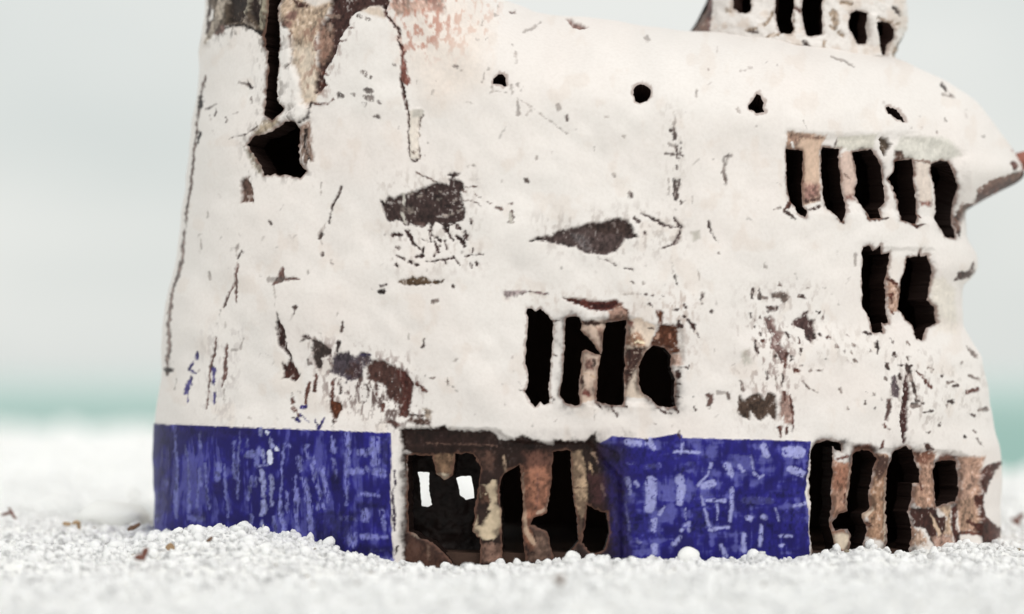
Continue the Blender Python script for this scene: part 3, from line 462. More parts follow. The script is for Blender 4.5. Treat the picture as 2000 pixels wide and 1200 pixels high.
for p, w, c in (([(195,95),(185,160)], [8, 4], 1), ([(240,100),(250,150),(290,160)], [6, 10, 6], 0), ([(385,55),(410,70)], 4, 0), ([(560,150),(575,160)], 8, 1), ([(535,140),(530,150)], 4, 0), ([(590,85),(600,88)], 5, 0), ([(670,262),(685,270)], 6, 1), ([(710,300),(714,302)], 4, 1), ([(740,440),(760,450)], [7, 6], 2), ([(650,430),(645,450)], 7, 1), ([(685,420),(690,425)], 5, 1), ([(800,505),(815,510)], 5, 0), ([(205,470),(210,530),(230,560)], [4, 7, 3], 1), ([(250,420),(255,430)], 6, 1), ([(205,365),(210,370)], 5, 1), ([(170,270),(172,300)], 3, 1), ([(200,310),(205,320)], 4, 0), ([(240,300),(250,300)], 4, 0), ([(265,470),(275,470)], 9, 2), ([(440,410),(460,440)], [7, 4], 1), ([(530,450),(535,480)], 5, 2), ([(550,530),(540,570)], 5, 1), ([(440,570),(425,660)], [9, 5], 2), ([(475,590),(480,610)], 6, 1), ([(505,690),(520,690)], 11, 2), ([(545,650),(550,655)], 4, 0), ([(410,720),(405,800)], [5, 5], 1), ([(300,700),(295,760)], [5, 3], 1), ([(355,740),(365,830)], 3, 0), ([(110,770),(120,830)], [5, 7], 0), ([(5,860),(10,890)], 7, 0), ([(560,765),(600,820),(670,850)], [5, 3, 2], 0), ([(830,815),(835,850)], [3, 6], 0), ([(730,600),(733,603)], 3, 0), ([(380,1110),(392,1170)], [9, 4], 2), ([(435,1110),(440,1140)], 6, 2), ([(460,870),(480,1000),(485,1130)], [4, 6, 4], 2), ([(420,850),(425,910)], [6, 4], 2), ([(885,970),(890,975)], 4, 0), ([(350,580),(355,585)], 6, 1), ([(655,690),(700,690)], 4, 0), ([(610,700),(620,680)], 4, 0)):
    LI(ZQ(p), w, MC[c], soft=1.5, br=.12, bs=(3, 4))
PO(ZK([(470,640),(480,590),(470,520),(500,430),(540,360),(550,410),(520,470),(530,560),(525,700),(530,920),(515,1060),(490,990),(460,890),(445,790),(470,720)]), lin(70,42,40), soft=1.8, br=.1, bs=(6, 10), depth=.25); PO(ZK([(370,440),(400,430),(440,560),(440,640),(360,620),(360,540)]), lin(104,90,94), soft=2, br=.22, bs=(4, 8)); PO(ZK([(330,650),(375,640),(370,760),(345,850),(325,830)]), lin(98,74,70), soft=2, br=.15)
for p, w, c in (([(435,345),(550,345)], [3, 4], 1), ([(515,350),(525,400)], 11, 1), ([(540,430),(580,580),(600,660)], [8, 6, 4], 0), ([(560,520),(580,580)], 5, 1), ([(440,430),(450,460)], 7, 1), ([(600,390),(640,430),(690,500),(730,545)], [3, 4, 7, 5], 2), ([(565,700),(620,700)], [10, 8], 0), ([(600,660),(655,685)], [5, 2], 1), ([(400,240),(405,265)], 9, 1), ([(325,330),(335,370)], [9, 8], 1), ([(235,140),(245,190),(238,235)], [7, 5, 3], 1), ([(180,195),(178,215)], 4, 0), ([(130,45),(185,60)], [4, 6], 1), ([(370,105),(385,130)], 5, 1), ([(510,135),(535,155)], 5, 0), ([(25,155),(35,165)], 6, 0), ([(10,225),(18,232)], 4, 0), ([(35,290),(45,300)], 6, 0), ([(305,460),(320,470)], 4, 0), ([(700,360),(740,380),(720,405)], [5, 6, 4], 0), ([(825,440),(840,442)], 4, 1), ([(880,500),(925,485)], [7, 6], 0), ([(940,525),(970,518)], 5, 1), ([(1085,440),(1160,470)], [7, 5], 0), ([(1060,580),(1140,560)], [9, 9], 2), ([(890,670),(930,670)], [6, 8], 1), ([(670,765),(745,745)], [4, 6], 1), ([(870,700),(868,720)], 4, 0), ([(835,870),(838,885)], 5, 1), ([(710,942),(745,942)], 3, 0), ([(1055,980),(1060,990)], 5, 1), ([(1120,780),(1140,790)], 6, 1), ([(1180,740),(1250,730)], [4, 7], 0), ([(1140,930),(1150,940)], 4, 0), ([(270,645),(275,655)], 4, 1), ([(135,660),(140,690)], 4, 1), ([(205,600),(210,600)], 5, 0), ([(320,880),(325,900)], 6, 2), ([(350,910),(360,918)], 5, 0), ([(320,1020),(300,1090)], [4, 7], 2), ([(1050,170),(1120,250)], [2, 8], 0), ([(225,730),(228,740)], 3, 1), ([(130,588),(145,588)], 3, 1), ([(1160,1000),(1210,1080)], 2, 0), ([(1005,315),(1008,318)], 5, 0), ([(520,270),(525,275)], 6, 0)):
    LI(ZK(p), w, MC[c], soft=1.5, br=.12, bs=(3, 4))
# fine flecks and hairline scratches everywhere, unevenly
for k in range(260):
    x = rng.uniform(330, 1930); y = rng.uniform(60, 840)
    if fbm(np.array([x / 160]), np.array([y / 120]), 61)[0] < .48: continue
    a = rng.normal(math.pi / 2, .8); l = rng.exponential(5); w = rng.uniform(1.2, 3.4)
    LI([(x, y), (x + l * math.cos(a), y + l * math.sin(a))], w, MC[rng.choice([0, 0, 0, 1, 2])], soft=1.6, op=rng.uniform(.2, .65))
SM = [([(1440,560),(1600,550),(1620,640),(1560,700),(1560,840),(1440,840),(1430,700)], lin(150,132,124), .3), ([(1470,640),(1560,620),(1560,760),(1480,780)], lin(130,104,98), .5), ([(1730,690),(1830,690),(1840,840),(1740,840)], lin(150,134,128), .4),
 ([(1040,420),(1260,400),(1350,440),(1340,500),(1200,510),(1060,490)], lin(170,158,152), .45), ([(590,650),(800,690),(840,820),(700,830),(620,780)], lin(140,116,110), .5), ([(640,680),(790,720),(800,810),(740,790),(660,740)], lin(96,74,72), .55), ([(735,335),(930,335),(950,530),(760,540)], lin(170,156,148), .35), ([(980,565),(1350,570),(1350,640),(1240,640),(1060,600)], lin(180,160,148), .35),
 ([(1290,200),(1340,210),(1340,400),(1300,410)], lin(180,170,162), .35), ([(1300,560),(1370,560),(1370,720),(1330,740)], lin(170,150,140), .35), ([(390,640),(470,640),(460,830),(390,830)], lin(170,160,158), .35), ([(640,20),(700,40),(660,140),(620,190)], lin(120,84,74), .5), ([(1840,720),(1930,720),(1930,820),(1850,800)], lin(170,160,152), .4), ([(1560,640),(1720,640),(1720,700),(1580,720)], lin(180,168,160), .35)]
SM += [([(498,-20),(562,-20),(566,200),(600,240),(600,350),(490,350),(480,270),(505,230)], lin(70,54,46), .55), ([(760,-20),(900,-20),(890,60),(840,110),(790,120)], lin(184,134,118), .75), ([(840,-20),(980,0),(960,90),(860,120)], lin(206,172,156), .5), ([(580,40),(640,30),(640,190),(590,200)], lin(140,104,90), .6), ([(640,690),(800,730),(810,830),(760,840),(640,760)], lin(70,48,44), .7), ([(395,-20),(520,-20),(515,70),(400,80)], lin(64,52,44), .6)]
for p, c, o_ in SM:
    i = sh.box(p, 40); d_ = sdf_poly(sh.jx[i], sh.jy[i], p); nz = fbm(px[i] / 7, py[i] / 13, 64, 4)
    a = (sstep(26, -26, d_) * sstep(.50, .72, nz) * o_ * 1.15).clip(0, .85)[:, None]; sh.C[i] = np.minimum(sh.C[i], sh.C[i] * (1 - a) + c * a)
# --- upper right window: lintel field and pillars
PO(Z7([(165,150),(250,150),(480,180),(460,250),(440,300),(440,680),(300,730),(290,640),(300,290),(235,295),(165,280)]), lin(206,178,158), soft=3); PO(Z7([(165,150),(480,180),(470,210),(280,200),(240,290),(165,270)]), lin(164,134,118), soft=4, br=.25, bs=(8, 6)); LI(Z7([(205,230),(240,295)]), 4, WH); PO(Z7([(300,540),(430,560),(440,650),(300,700)]), lin(160,122,112), soft=6, br=.2); PO(Z7([(300,680),(440,650),(440,690),(310,710)]), lin(80,56,52), soft=3)
PO(Z7([(590,180),(870,160),(870,270),(700,300),(560,270)]), lin(205,200,190), soft=4); LI(Z7([(575,200),(565,260)]), 5, GY); PO(Z7([(600,310),(690,300),(730,420),(735,560),(720,660),(640,650),(610,500)]), lin(208,184,172), soft=2.5); PO(Z7([(640,640),(720,640),(720,690),(650,680)]), lin(160,124,114), soft=4); LI(Z7([(640,480),(690,525)]), 2, lin(150,124,114)); LI(Z7([(610,340),(600,300),(640,285)]), 3, WH)
PO(Z7([(900,180),(960,190),(990,230),(940,340),(910,290)]), lin(92,78,66), soft=2, depth=.5); PO(Z7([(1060,180),(1400,210),(1520,330),(1440,360),(1300,390),(1100,370),(1020,380),(1010,270)]), lin(206,202,194), soft=5); PO(Z7([(1010,300),(1060,290),(1090,360),(1020,390)]), lin(96,72,62), soft=3)
PO(Z7([(1160,390),(1270,390),(1280,530),(1290,700),(1200,700),(1170,560)]), lin(218,204,194), soft=2.5); LI(Z7([(1160,375),(1270,385)]), [3, 6], lin(150,128,118)); PO(Z7([(1200,690),(1290,690),(1290,740),(1210,730)]), lin(150,110,100), soft=3)
for p, w, c in (([(130,760),(190,700)], [6, 9], 2), ([(140,780),(200,835)], [9, 5], 1), ([(340,765),(430,725)], [4, 7], 1), ([(100,745),(50,755)], [4, 2], 0), ([(580,850),(600,865)], 4, 1), ([(790,830),(870,840),(930,830)], [6, 6, 3], 1), ([(1130,870),(1160,890),(1220,865)], [7, 8, 2], 2), ([(450,480),(465,485)], 4, 1), ([(1180,800),(1195,820)], 5, 2), ([(1900,410),(1920,425)], 12, 2), ([(1480,880),(1470,960)], [5, 4], 0), ([(1500,790),(1470,870),(1480,990)], [5, 5, 3], 1)):
    LI(Z7(p), w, MC[c], soft=1.5, br=.1)
# eave underside on the right, bare brown clay
PO(Z7([(1620,600),(1720,520),(1800,500),(1870,480),(1980,460),(2120,380),(2120,560),(1900,640),(1700,730),(1560,770),(1500,860),(1460,960),(1470,820),(1530,720),(1620,700)]), lin(128,98,86), soft=3, br=.22, bs=(7, 6), depth=.4); PO(Z7([(1640,620),(1800,560),(1980,520),(2100,540),(1880,650),(1690,730),(1560,765)]), lin(92,62,54), soft=4, br=.2); PO(Z7([(1890,290),(2100,280),(2100,470),(1990,470),(1960,350)]), lin(158,108,96), soft=3, br=.12)
PO(Z6([(1370,440),(1400,380),(1450,380),(1490,330),(1500,400),(1440,420)]), lin(86,62,56), soft=2)
# mid right window post
PO(Z6([(1005,430),(1050,440),(1090,500),(1080,620),(1030,640),(1005,560)]), lin(190,156,138), soft=2.5, br=.25, bs=(5, 6)); LI(Z6([(1020,440),(1060,470)]), [8, 5], BR); LI(Z6([(1025,530),(1035,580)]), [8, 4], BR); PO(Z6([(1045,480),(1085,480),(1080,520),(1050,510)]), lin(110,84,70), soft=2); LI(Z6([(1035,630),(1045,640)]), 4, BR); PO(Z6([(1250,440),(1300,420),(1380,500),(1395,700),(1290,660),(1260,560)]), lin(216,208,196), soft=6, op=.7)
PO(Z6([(870,750),(900,755),(880,770)]), DD); PO(Z6([(1280,660),(1400,700),(1400,760),(1290,740)]), lin(214,204,194), soft=6, op=.6)

# --- blue base panels
def blue_panel(pol, ax, hor):
    i = sh.box(pol, 8); d = sdf_poly(sh.px[i] + (sh.jx[i] - sh.px[i]) * .6, sh.py[i] + (sh.jy[i] - sh.py[i]) * .6, pol); a = sstep(1.3, -1.3, d)[:, None]
    x, y = sh.px[i], sh.py[i]; edge = np.clip(-d / 10, 0, 1)
    v = fbm(x / 6.5 + 0.25 * fbm(x / 30, y / 30, 75), y / 55, 71, 3); h = fbm(x / 48, y / 9, 72, 3); g = fbm(x / 16, y / 22, 73, 3); big = fbm(x / 90, y / 70, 74, 2)
    st = sstep(.50, .66, (v if not hor else .45 * v + .55 * h) * .6 + g * .4 + (big - .5) * .35 + .02)
    c = BL + (LB - BL) * (st * (.5 if hor else .34))[:, None]; c = c * (.8 + .4 * sh.tex[i])[:, None]; dk = sstep(.55, .36, g * .4 + big * .35 + v * .25); c = c * (1 - .75 * dk[:, None]) + DB * (.75 * dk[:, None])
    sh.C[i] = sh.C[i] * (1 - a) + c * a; sh.disp[i] += a[:, 0] * (0.25e-3 - st * .18e-3)
    return i
blue_panel([(280,827),(303,828),(500,836),(700,843),(764,846),(766,900),(764,980),(768,1060),(772,1160),(280,1160)], 0, False)
blue_panel([(1168,868),(1195,852),(1262,858),(1328,846),(1335,855),(1400,857),(1583,862),(1580,940),(1572,960),(1582,1010),(1584,1160),(1215,1160),(1212,960)], 0, True)
for p, w in (([(205,150),(215,500),(225,750),(250,940)], [3, 8, 8, 5]), ([(315,250),(335,500),(355,760),(370,900)], [3, 4.5, 5, 5]), ([(515,430),(530,650),(545,870)], 3.5), ([(465,120),(465,280)], 4), ([(465,480),(462,640)], [6, 9]), ([(700,450),(712,700),(725,940)], 4), ([(860,100),(850,300),(830,600),(830,760)], [2, 4, 5, 3]), ([(800,220),(800,560)], [5, 6]), ([(640,440),(640,580)], [12, 10]), ([(920,180),(925,270)], 3), ([(1280,250),(1265,500),(1255,740)], 3), ([(1250,780),(1240,900),(1275,1090)], [4, 6, 6]), ([(1040,280),(1020,440)], [8, 10]), ([(940,340),(970,330)], 15), ([(965,570),(945,700),(925,780)], [6, 8, 4]), ([(1010,560),(1005,650)], 4), ([(960,940),(945,1040)], [7, 6]), ([(1180,960),(1200,1100)], [8, 4]), ([(440,680),(440,850)], 5), ([(380,950),(480,970)], [11, 10]), ([(210,70),(205,140)], 3), ([(110,600),(120,640)], 5), ([(30,880),(60,980)], 6)):
    LI(ZE(p), w, lin(118,122,184), soft=2.0, br=.26, bs=(4, 11), op=.85)
for p, w in (([(1065,500),(1080,620),(1080,740)], [9, 11, 8]), ([(1080,800),(1085,880),(1055,930)], [8, 11, 8]), ([(1155,550),(1160,640),(1155,830)], [5, 7, 6]), ([(1065,1000),(1060,1080)], [7, 6]), ([(1045,100),(1050,160)], [9, 3]), ([(1130,190),(1170,270)], [5, 6]), ([(1080,300),(1090,420)], 5), ([(1040,460),(1120,440)], 4)):
    LI(ZE(p), w, lin(146,150,200), soft=2, br=.16, bs=(4, 9))
for p, w in (([(1145,320),(1150,350),(1145,410)], [9, 9, 11]), ([(1100,120),(1110,125)], 7), ([(1205,285),(1215,292)], 7)): LI(ZE(p), w, lin(206,210,232), soft=1.6)
for p, w in (([(190,470),(205,640),(200,760),(210,950)], [5, 12, 8, 12]), ([(170,460),(210,440),(250,460)], [2, 5, 4]), ([(270,470),(290,640),(310,850)], [10, 12, 10]), ([(100,260),(85,500),(75,720),(100,880)], [3, 4, 6, 8]), ([(130,560),(130,730)], 5), ([(330,300),(350,470),(390,600),(410,690)], [7, 10, 7, 6]), ([(400,380),(430,520),(440,650)], [9, 9, 5]), ([(230,300),(230,390)], [12, 8]), ([(120,200),(160,205)], 8), ([(280,210),(295,310)], [9, 5]), ([(490,320),(510,460)], [10, 4]), ([(600,120),(600,300),(590,660)], [12, 10, 5]), ([(690,260),(770,260)], [14, 20]), ([(820,160),(820,320)], [18, 20]), ([(640,400),(740,390)], [14, 16]), ([(820,400),(870,420)], [14, 18]), ([(700,580),(850,590)], [8, 6]), ([(550,770),(600,775)], [10, 12]), ([(630,775),(660,778)], 6), ([(740,720),(740,770)], 16), ([(870,700),(890,850)], [8, 6]), ([(640,920),(640,960)], 20), ([(720,910),(900,915)], [12, 10]), ([(300,900),(295,950)], 9), ([(360,660),(365,690)], 8), ([(860,1080),(960,1090)], [5, 7]), ([(480,140),(490,240)], [6, 12]), ([(750,1020),(870,1020)], 3)):
    LI(ZF(p), w, lin(134,137,204), soft=2.2, br=.40, bs=(3.2, 11), op=.85)
for p in ([(330,720),(560,700),(700,720),(620,850),(590,1050),(400,1080),(340,900)], [(860,150),(920,140),(930,380),(870,340)], [(700,960),(960,1000),(960,1050),(600,1050)], [(460,420),(560,440),(560,560),(470,560)], [(680,640),(920,660),(910,690),(690,690)]): PO(ZF(p), DB, soft=5, op=.75, br=.2, bs=(14, 10))
for p in ([(10,40),(190,50),(190,900),(80,980),(40,900)], [(200,60),(1000,90),(1000,160),(640,180),(200,180)], [(580,610),(660,600),(660,700),(590,700)], [(380,880),(520,900),(520,1000),(380,960)]): PO(ZE(p), lin(38,32,86), soft=6, op=.6, br=.25, bs=(12, 24))
for p, w in (([(440,510),(440,600),(430,690)], [28, 28, 26]), ([(640,480),(650,560),(640,650)], [20, 22, 16]), ([(400,400),(500,395)], [12, 12]), ([(270,385),(325,380)], [7, 7]), ([(270,490),(290,590)], [14, 10]), ([(255,650),(275,780),(295,850)], [5, 6, 6]), ([(460,780),(460,850)], [14, 14]), ([(500,740),(535,680)], [8, 4]), ([(700,800),(710,850)], 10), ([(650,850),(680,810)], [10, 6]), ([(680,700),(680,770)], [4, 3]), ([(790,610),(830,780),(860,850)], [6, 7, 8]), ([(860,845),(980,830)], [8, 8]), ([(1000,560),(1010,680),(990,790)], [9, 10, 9]), ([(830,640),(950,640)], [9, 10]), ([(905,670),(905,780)], [6, 4]), ([(770,530),(830,470)], [8, 5]), ([(810,540),(880,520)], [18, 18]), ([(860,380),(830,460)], [8, 4]), ([(970,400),(1000,460)], [18, 14]), ([(1135,330),(1150,440),(1190,485),(1225,460)], [5, 6, 6, 4]), ([(1390,300),(1480,300)], [26, 30]), ([(1420,420),(1500,450)], [20, 18]), ([(1100,640),(1280,640)], [18, 18]), ([(1120,760),(1140,765)], 13), ([(1230,755),(1240,758)], 13), ([(1215,820),(1205,960)], [9, 9]), ([(1090,880),(1090,990)], [11, 14]), ([(1310,690),(1335,780)], [5, 4]), ([(1345,893),(1425,888)], 6), ([(1355,960),(1370,960)], 10), ([(465,970),(465,1010)], [16, 14]), ([(270,230),(360,240)], [14, 14]), ([(430,230),(460,270)], [20, 14]), ([(600,300),(780,300)], [8, 6]), ([(660,240),(650,310)], 7), ([(930,960),(960,1040)], [10, 12]), ([(340,920),(360,930)], 10), ([(1440,680),(1530,660)], [8, 10]), ([(180,670),(185,800)], 6), ([(330,510),(345,540)], 9), ([(600,940),(640,900)], [14, 10]), ([(1060,400),(1080,430)], 9), ([(1230,260),(1240,320)], 16)):
    LI(ZB(p), [x * .78 for x in w] if isinstance(w, list) else w * .8, lin(158,161,212), soft=2.2, br=.34, bs=(4, 4.5), op=.9)
for p in ([(230,270),(380,280),(480,300),(630,180),(630,240),(500,330),(840,320),(840,345),(560,345),(520,440),(340,460),(230,440)], [(600,430),(840,330),(700,430),(620,470)], [(840,600),(930,570),(985,540),(970,580),(900,620)], [(1050,580),(1330,580),(1520,550),(1520,600),(1320,690),(1060,690)], [(720,600),(780,600),(830,850),(820,900),(700,900),(720,780)], [(280,720),(440,720),(420,860),(560,900),(300,940)], [(1250,720),(1320,720),(1340,980),(1240,1000)], [(1360,700),(1520,690),(1530,900),(1450,880),(1360,870)], [(840,660),(890,670),(890,790),(850,780)], [(920,670),(960,670),(960,790),(920,780)]): PO(ZB(p), lin(34,30,118), soft=3, op=.9, br=.14, bs=(9, 9))
LI(ZB([(635,160),(640,200)]), 4, lin(60,40,50)); LI(ZB([(405,210),(410,215)]), 5, DB); LI(ZB([(1375,300),(1380,305)]), 6, BL)
# white strip between band and doorway, with its dark crack
PO([(768,868),(776,868),(790,880),(790,960),(788,1020),(791,1110),(776,1110),(771,1060),(767,980),(769,920)], WH, soft=1.5)
LI(ZF([(965,400),(970,470),(960,540),(950,620),(965,760),(965,860)]), [3, 5, 4, 5, 7, 3], lin(60,48,70), br=.3, bs=(5, 8)); LI(ZF([(990,1000),(975,1050)]), [6, 4], KK)
LI([(1583,880),(1577,950),(1583,1000),(1586,1080)], [4, 5, 5, 5], WH); LI(ZR([(290,290),(270,460),(250,530)]), [3, 6, 3], DB)
# --- doorway: burnt brown clay round the openings
PO(Z8([(95,110),(160,115),(310,110),(360,90),(375,120),(640,130),(670,175),(760,180),(810,150),(880,180),(990,210),(1000,180),(1100,190),(1180,190),(1240,130),(1250,190),(1380,260),(1390,400),(1420,700),(1440,960),(110,960),(120,400)]), lin(40,24,19), soft=2, depth=.3, fleck=.04)
PO(Z8([(100,120),(640,130),(660,210),(420,215),(130,230)]), lin(48,30,26), soft=3, op=.8, br=.2, bs=(16, 6)); LI(Z8([(240,200),(660,213)]), [2, 2.5], lin(120,92,80), br=.3)
PO(Z8([(275,265),(400,265),(400,340),(365,410),(300,410),(280,330)]), lin(156,124,98), soft=2.5, br=.18, bs=(4, 10)); PO(Z8([(300,380),(370,380),(365,415),(300,415)]), lin(216,202,180), soft=2); LI(Z8([(120,250),(140,258)]), 7, WH)
PO(Z8([(125,330),(130,300),(120,500)]), WH); PO(Z8([(130,720),(250,780),(430,920),(110,960)]), lin(90,62,52), soft=3, br=.2); LI(Z8([(160,730),(190,745)]), 9, lin(226,212,192)); LI(Z8([(250,800),(260,880)]), 4, lin(130,104,90))
PO(Z8([(555,440),(600,450),(630,415),(655,420),(660,560),(685,590),(685,720),(640,765),(580,765),(515,735),(540,620),(600,600),(620,540),(560,520)]), lin(214,194,166), soft=2); PO(Z8([(555,440),(600,460),(620,540),(560,560)]), lin(96,68,56), soft=2.5, br=.3); PO(Z8([(545,580),(620,600),(570,690),(540,690)]), lin(50,32,26), soft=2.5); PO(Z8([(550,790),(690,790),(700,880),(600,900),(550,860)]), lin(170,134,118), soft=3, br=.36, bs=(5, 5)); LI(Z8([(700,280),(710,390)]), [5, 5], lin(190,164,140), br=.2); PO(Z8([(520,240),(640,250),(640,380),(580,350)]), lin(92,66,56), soft=4, br=.3)
PO(Z8([(800,330),(960,310),(985,350),(965,500),(970,600),(880,640),(850,690),(880,780),(890,830),(860,830),(810,760),(810,560)]), lin(178,122,98), soft=2.5); PO(Z8([(820,250),(970,240),(980,330),(810,360)]), lin(110,74,62), soft=6); LI(Z8([(970,520),(965,580),(900,610)]), [6, 8, 6], lin(220,188,166)); LI(Z8([(812,380),(815,560),(830,720),(880,790)]), [4, 6, 10, 8], lin(206,176,152), br=.2); PO(Z8([(860,650),(960,640),(960,720),(990,880),(840,890),(890,800)]), lin(140,112,98), soft=3, br=.3, bs=(6, 8)); LI(Z8([(900,380),(905,500),(890,580)]), [3, 3, 3], lin(150,104,90), br=.3)
PO(Z8([(1095,250),(1160,240),(1190,400),(1195,560),(1160,660),(1120,560),(1110,460),(1095,430)]), lin(206,176,146), soft=2.5, br=.12, bs=(5, 8)); LI(Z8([(1100,458),(1190,465)]), 3, lin(96,70,58)); LI(Z8([(1230,260),(1260,310)]), [8, 4], lin(180,150,130)); LI(Z8([(1210,310),(1225,390)]), [4, 4], lin(190,160,130)); LI(Z8([(1140,680),(1170,780)]), [14, 10], lin(150,122,106), br=.25)
PO(Z8([(1200,380),(1380,380),(1400,600),(1320,600),(1220,560)]), lin(70,42,42), soft=5, br=.18, bs=(10, 10)); LI(Z8([(1345,570),(1360,660)]), [6, 4], lin(180,166,180)); LI(Z8([(1280,450),(1300,510)]), [6, 4], lin(140,110,100), br=.3); PO(Z8([(1250,190),(1380,270),(1385,400),(1260,320)]), lin(52,34,60), soft=5, op=.8)
PO(Z8([(1270,180),(1420,220),(1440,960),(1280,960),(1300,600)]), lin(32,24,62), soft=9, op=.85, fleck=0); PO(Z8([(1310,300),(1420,300),(1440,960),(1340,960)]), lin(34,29,104), soft=8, op=.7, fleck=0, br=.3, bs=(9, 14))
# --- right arcade pillars
PO(ZR([(480,330),(500,370),(620,370),(600,560),(590,720),(530,740),(460,800),(450,890),(500,990),(600,1000),(610,900),(560,850),(480,860),(470,560)]), lin(190,148,126), soft=2); PO(ZR([(470,260),(500,250),(520,330),(480,330)]), WH); PO(ZR([(480,400),(600,380),(580,560),(480,560)]), lin(172,122,100), soft=6, br=.25, bs=(8, 9)); LI(ZR([(565,600),(570,660)]), [6, 3], BR); LI(ZR([(600,390),(595,560),(585,700)]), 4, lin(228,208,190)); PO(ZR([(450,880),(600,880),(610,990),(540,1000)]), lin(222,206,186), soft=3); LI(ZR([(520,345),(580,330)]), [5, 7], lin(110,68,60)); LI(ZR([(330,425),(345,435)]), 6, WH); LI(ZR([(450,575),(465,585)]), 7, WH)
PO(ZR([(500,980),(600,1000),(690,1000),(620,1060),(500,1060)]), lin(110,66,58), soft=3)
PO(ZR([(790,310),(880,320),(870,420),(860,720),(840,940),(710,900),(740,700),(750,560),(780,420)]), lin(182,144,118), soft=2.5, br=.08); PO(ZR([(790,310),(890,340),(860,440),(800,510),(770,440)]), lin(84,60,52), soft=4, br=.22, bs=(6, 6)); LI(ZR([(860,480),(855,720),(835,920)]), [4, 4, 5], lin(226,210,190)); LI(ZR([(700,750),(760,700)]), [12, 9], lin(226,206,186)); LI(ZR([(720,810),(755,820)]), [10, 5], lin(70,44,36)); PO(ZR([(620,250),(700,235),(780,265),(790,330),(620,320)]), lin(110,70,58), soft=5)
PO(ZR([(1070,300),(1220,300),(1215,420),(1205,700),(1060,690),(1050,560),(1100,520),(1110,420)]), lin(196,156,134), soft=2.5); PO(ZR([(1070,300),(1160,290),(1220,320),(1150,380),(1090,370)]), lin(130,88,72), soft=3, br=.25); PO(ZR([(1120,240),(1160,240),(1190,285),(1130,290)]), lin(70,44,36), soft=2); LI(ZR([(1040,500),(1065,515)]), 8, lin(222,196,176)); LI(ZR([(1105,500),(1110,560)]), [3, 5], BR); LI(ZR([(1080,390),(1110,440)]), 4, lin(206,180,160))
PO(ZR([(1020,690),(1110,690),(1210,690),(1220,750),(1280,760),(1260,870),(1230,960),(1170,970),(1110,840),(1030,830)]), lin(66,38,32), soft=2.5, br=.08); PO(ZR([(1010,830),(1080,850),(1130,960),(1010,960)]), lin(196,166,146), soft=3, br=.3, bs=(5, 6)); PO(ZR([(1160,730),(1200,800),(1230,880),(1200,900)]), lin(206,180,156), soft=2); PO(ZR([(1220,690),(1310,660),(1310,900),(1250,880),(1280,760)]), lin(200,172,148), soft=2.5); PO(ZR([(1310,690),(1370,650),(1350,800),(1385,980),(1320,990),(1310,880)]), lin(80,38,30), soft=2.5); PO(ZR([(1160,900),(1310,880),(1310,980),(1180,970)]), lin(190,156,140), soft=4, br=.3)
PO(ZR([(1380,330),(1530,330),(1530,420),(1520,590),(1500,780),(1490,860),(1370,860),(1360,660),(1390,560)]), lin(196,158,138), soft=3, br=.06); PO(ZR([(1370,640),(1480,620),(1510,800),(1380,870)]), lin(176,142,120), soft=4, br=.3); LI(ZR([(1360,870),(1500,870)]), [6, 6], lin(110,66,54)); LI(ZR([(1480,470),(1490,510)]), 5, lin(140,110,96)); LI(ZR([(1440,790),(1480,810)]), 7, lin(100,62,50)); PO(ZR([(1250,330),(1310,300),(1370,330),(1370,370),(1230,380)]), lin(120,80,66), soft=4)
PO(ZR([(1530,420),(1570,380),(1680,360),(1600,440),(1560,550),(1530,640),(1540,760),(1640,840),(1640,900),(1510,960),(1490,860),(1430,790),(1500,800),(1510,690),(1480,610),(1520,590)]), lin(84,48,40), soft=2, br=.08)
# dark brown blended in, strongest at the edges of doorway, window and groove openings
opening_dark = np.zeros_like(px)
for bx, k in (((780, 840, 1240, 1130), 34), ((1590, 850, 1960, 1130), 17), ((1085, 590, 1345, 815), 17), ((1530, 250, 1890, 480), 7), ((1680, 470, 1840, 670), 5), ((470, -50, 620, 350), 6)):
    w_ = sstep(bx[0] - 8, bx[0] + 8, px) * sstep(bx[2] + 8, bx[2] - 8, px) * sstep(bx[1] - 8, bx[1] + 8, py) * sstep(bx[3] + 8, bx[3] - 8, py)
    opening_dark = np.maximum(opening_dark, w_ * np.exp(-np.clip(sh.f + (fbm(px / 16, py / 16, 93) - .5) * k * 1.6, 0, 99) / (k * .45)))
opening_dark = (np.clip(opening_dark * 1.15, 0, 1) * .92 * (.55 + .45 * sh.tex))[..., None]; sh.C = sh.C * (1 - opening_dark) + lin(42, 26, 22) * opening_dark
# worn inner edges: thin bare lip where the glaze pulls back from the openings
lip = sstep(5.5, 1.0, sh.f + (fbm(px / 9, py / 9, 91) - .5) * 9)[..., None] * .55
sh.C = sh.C * (1 - lip) + lin(118, 84, 70) * lip
sh.disp -= 0.55e-3 * np.exp(-np.clip(sh.f, 0, 60) / 4.5)

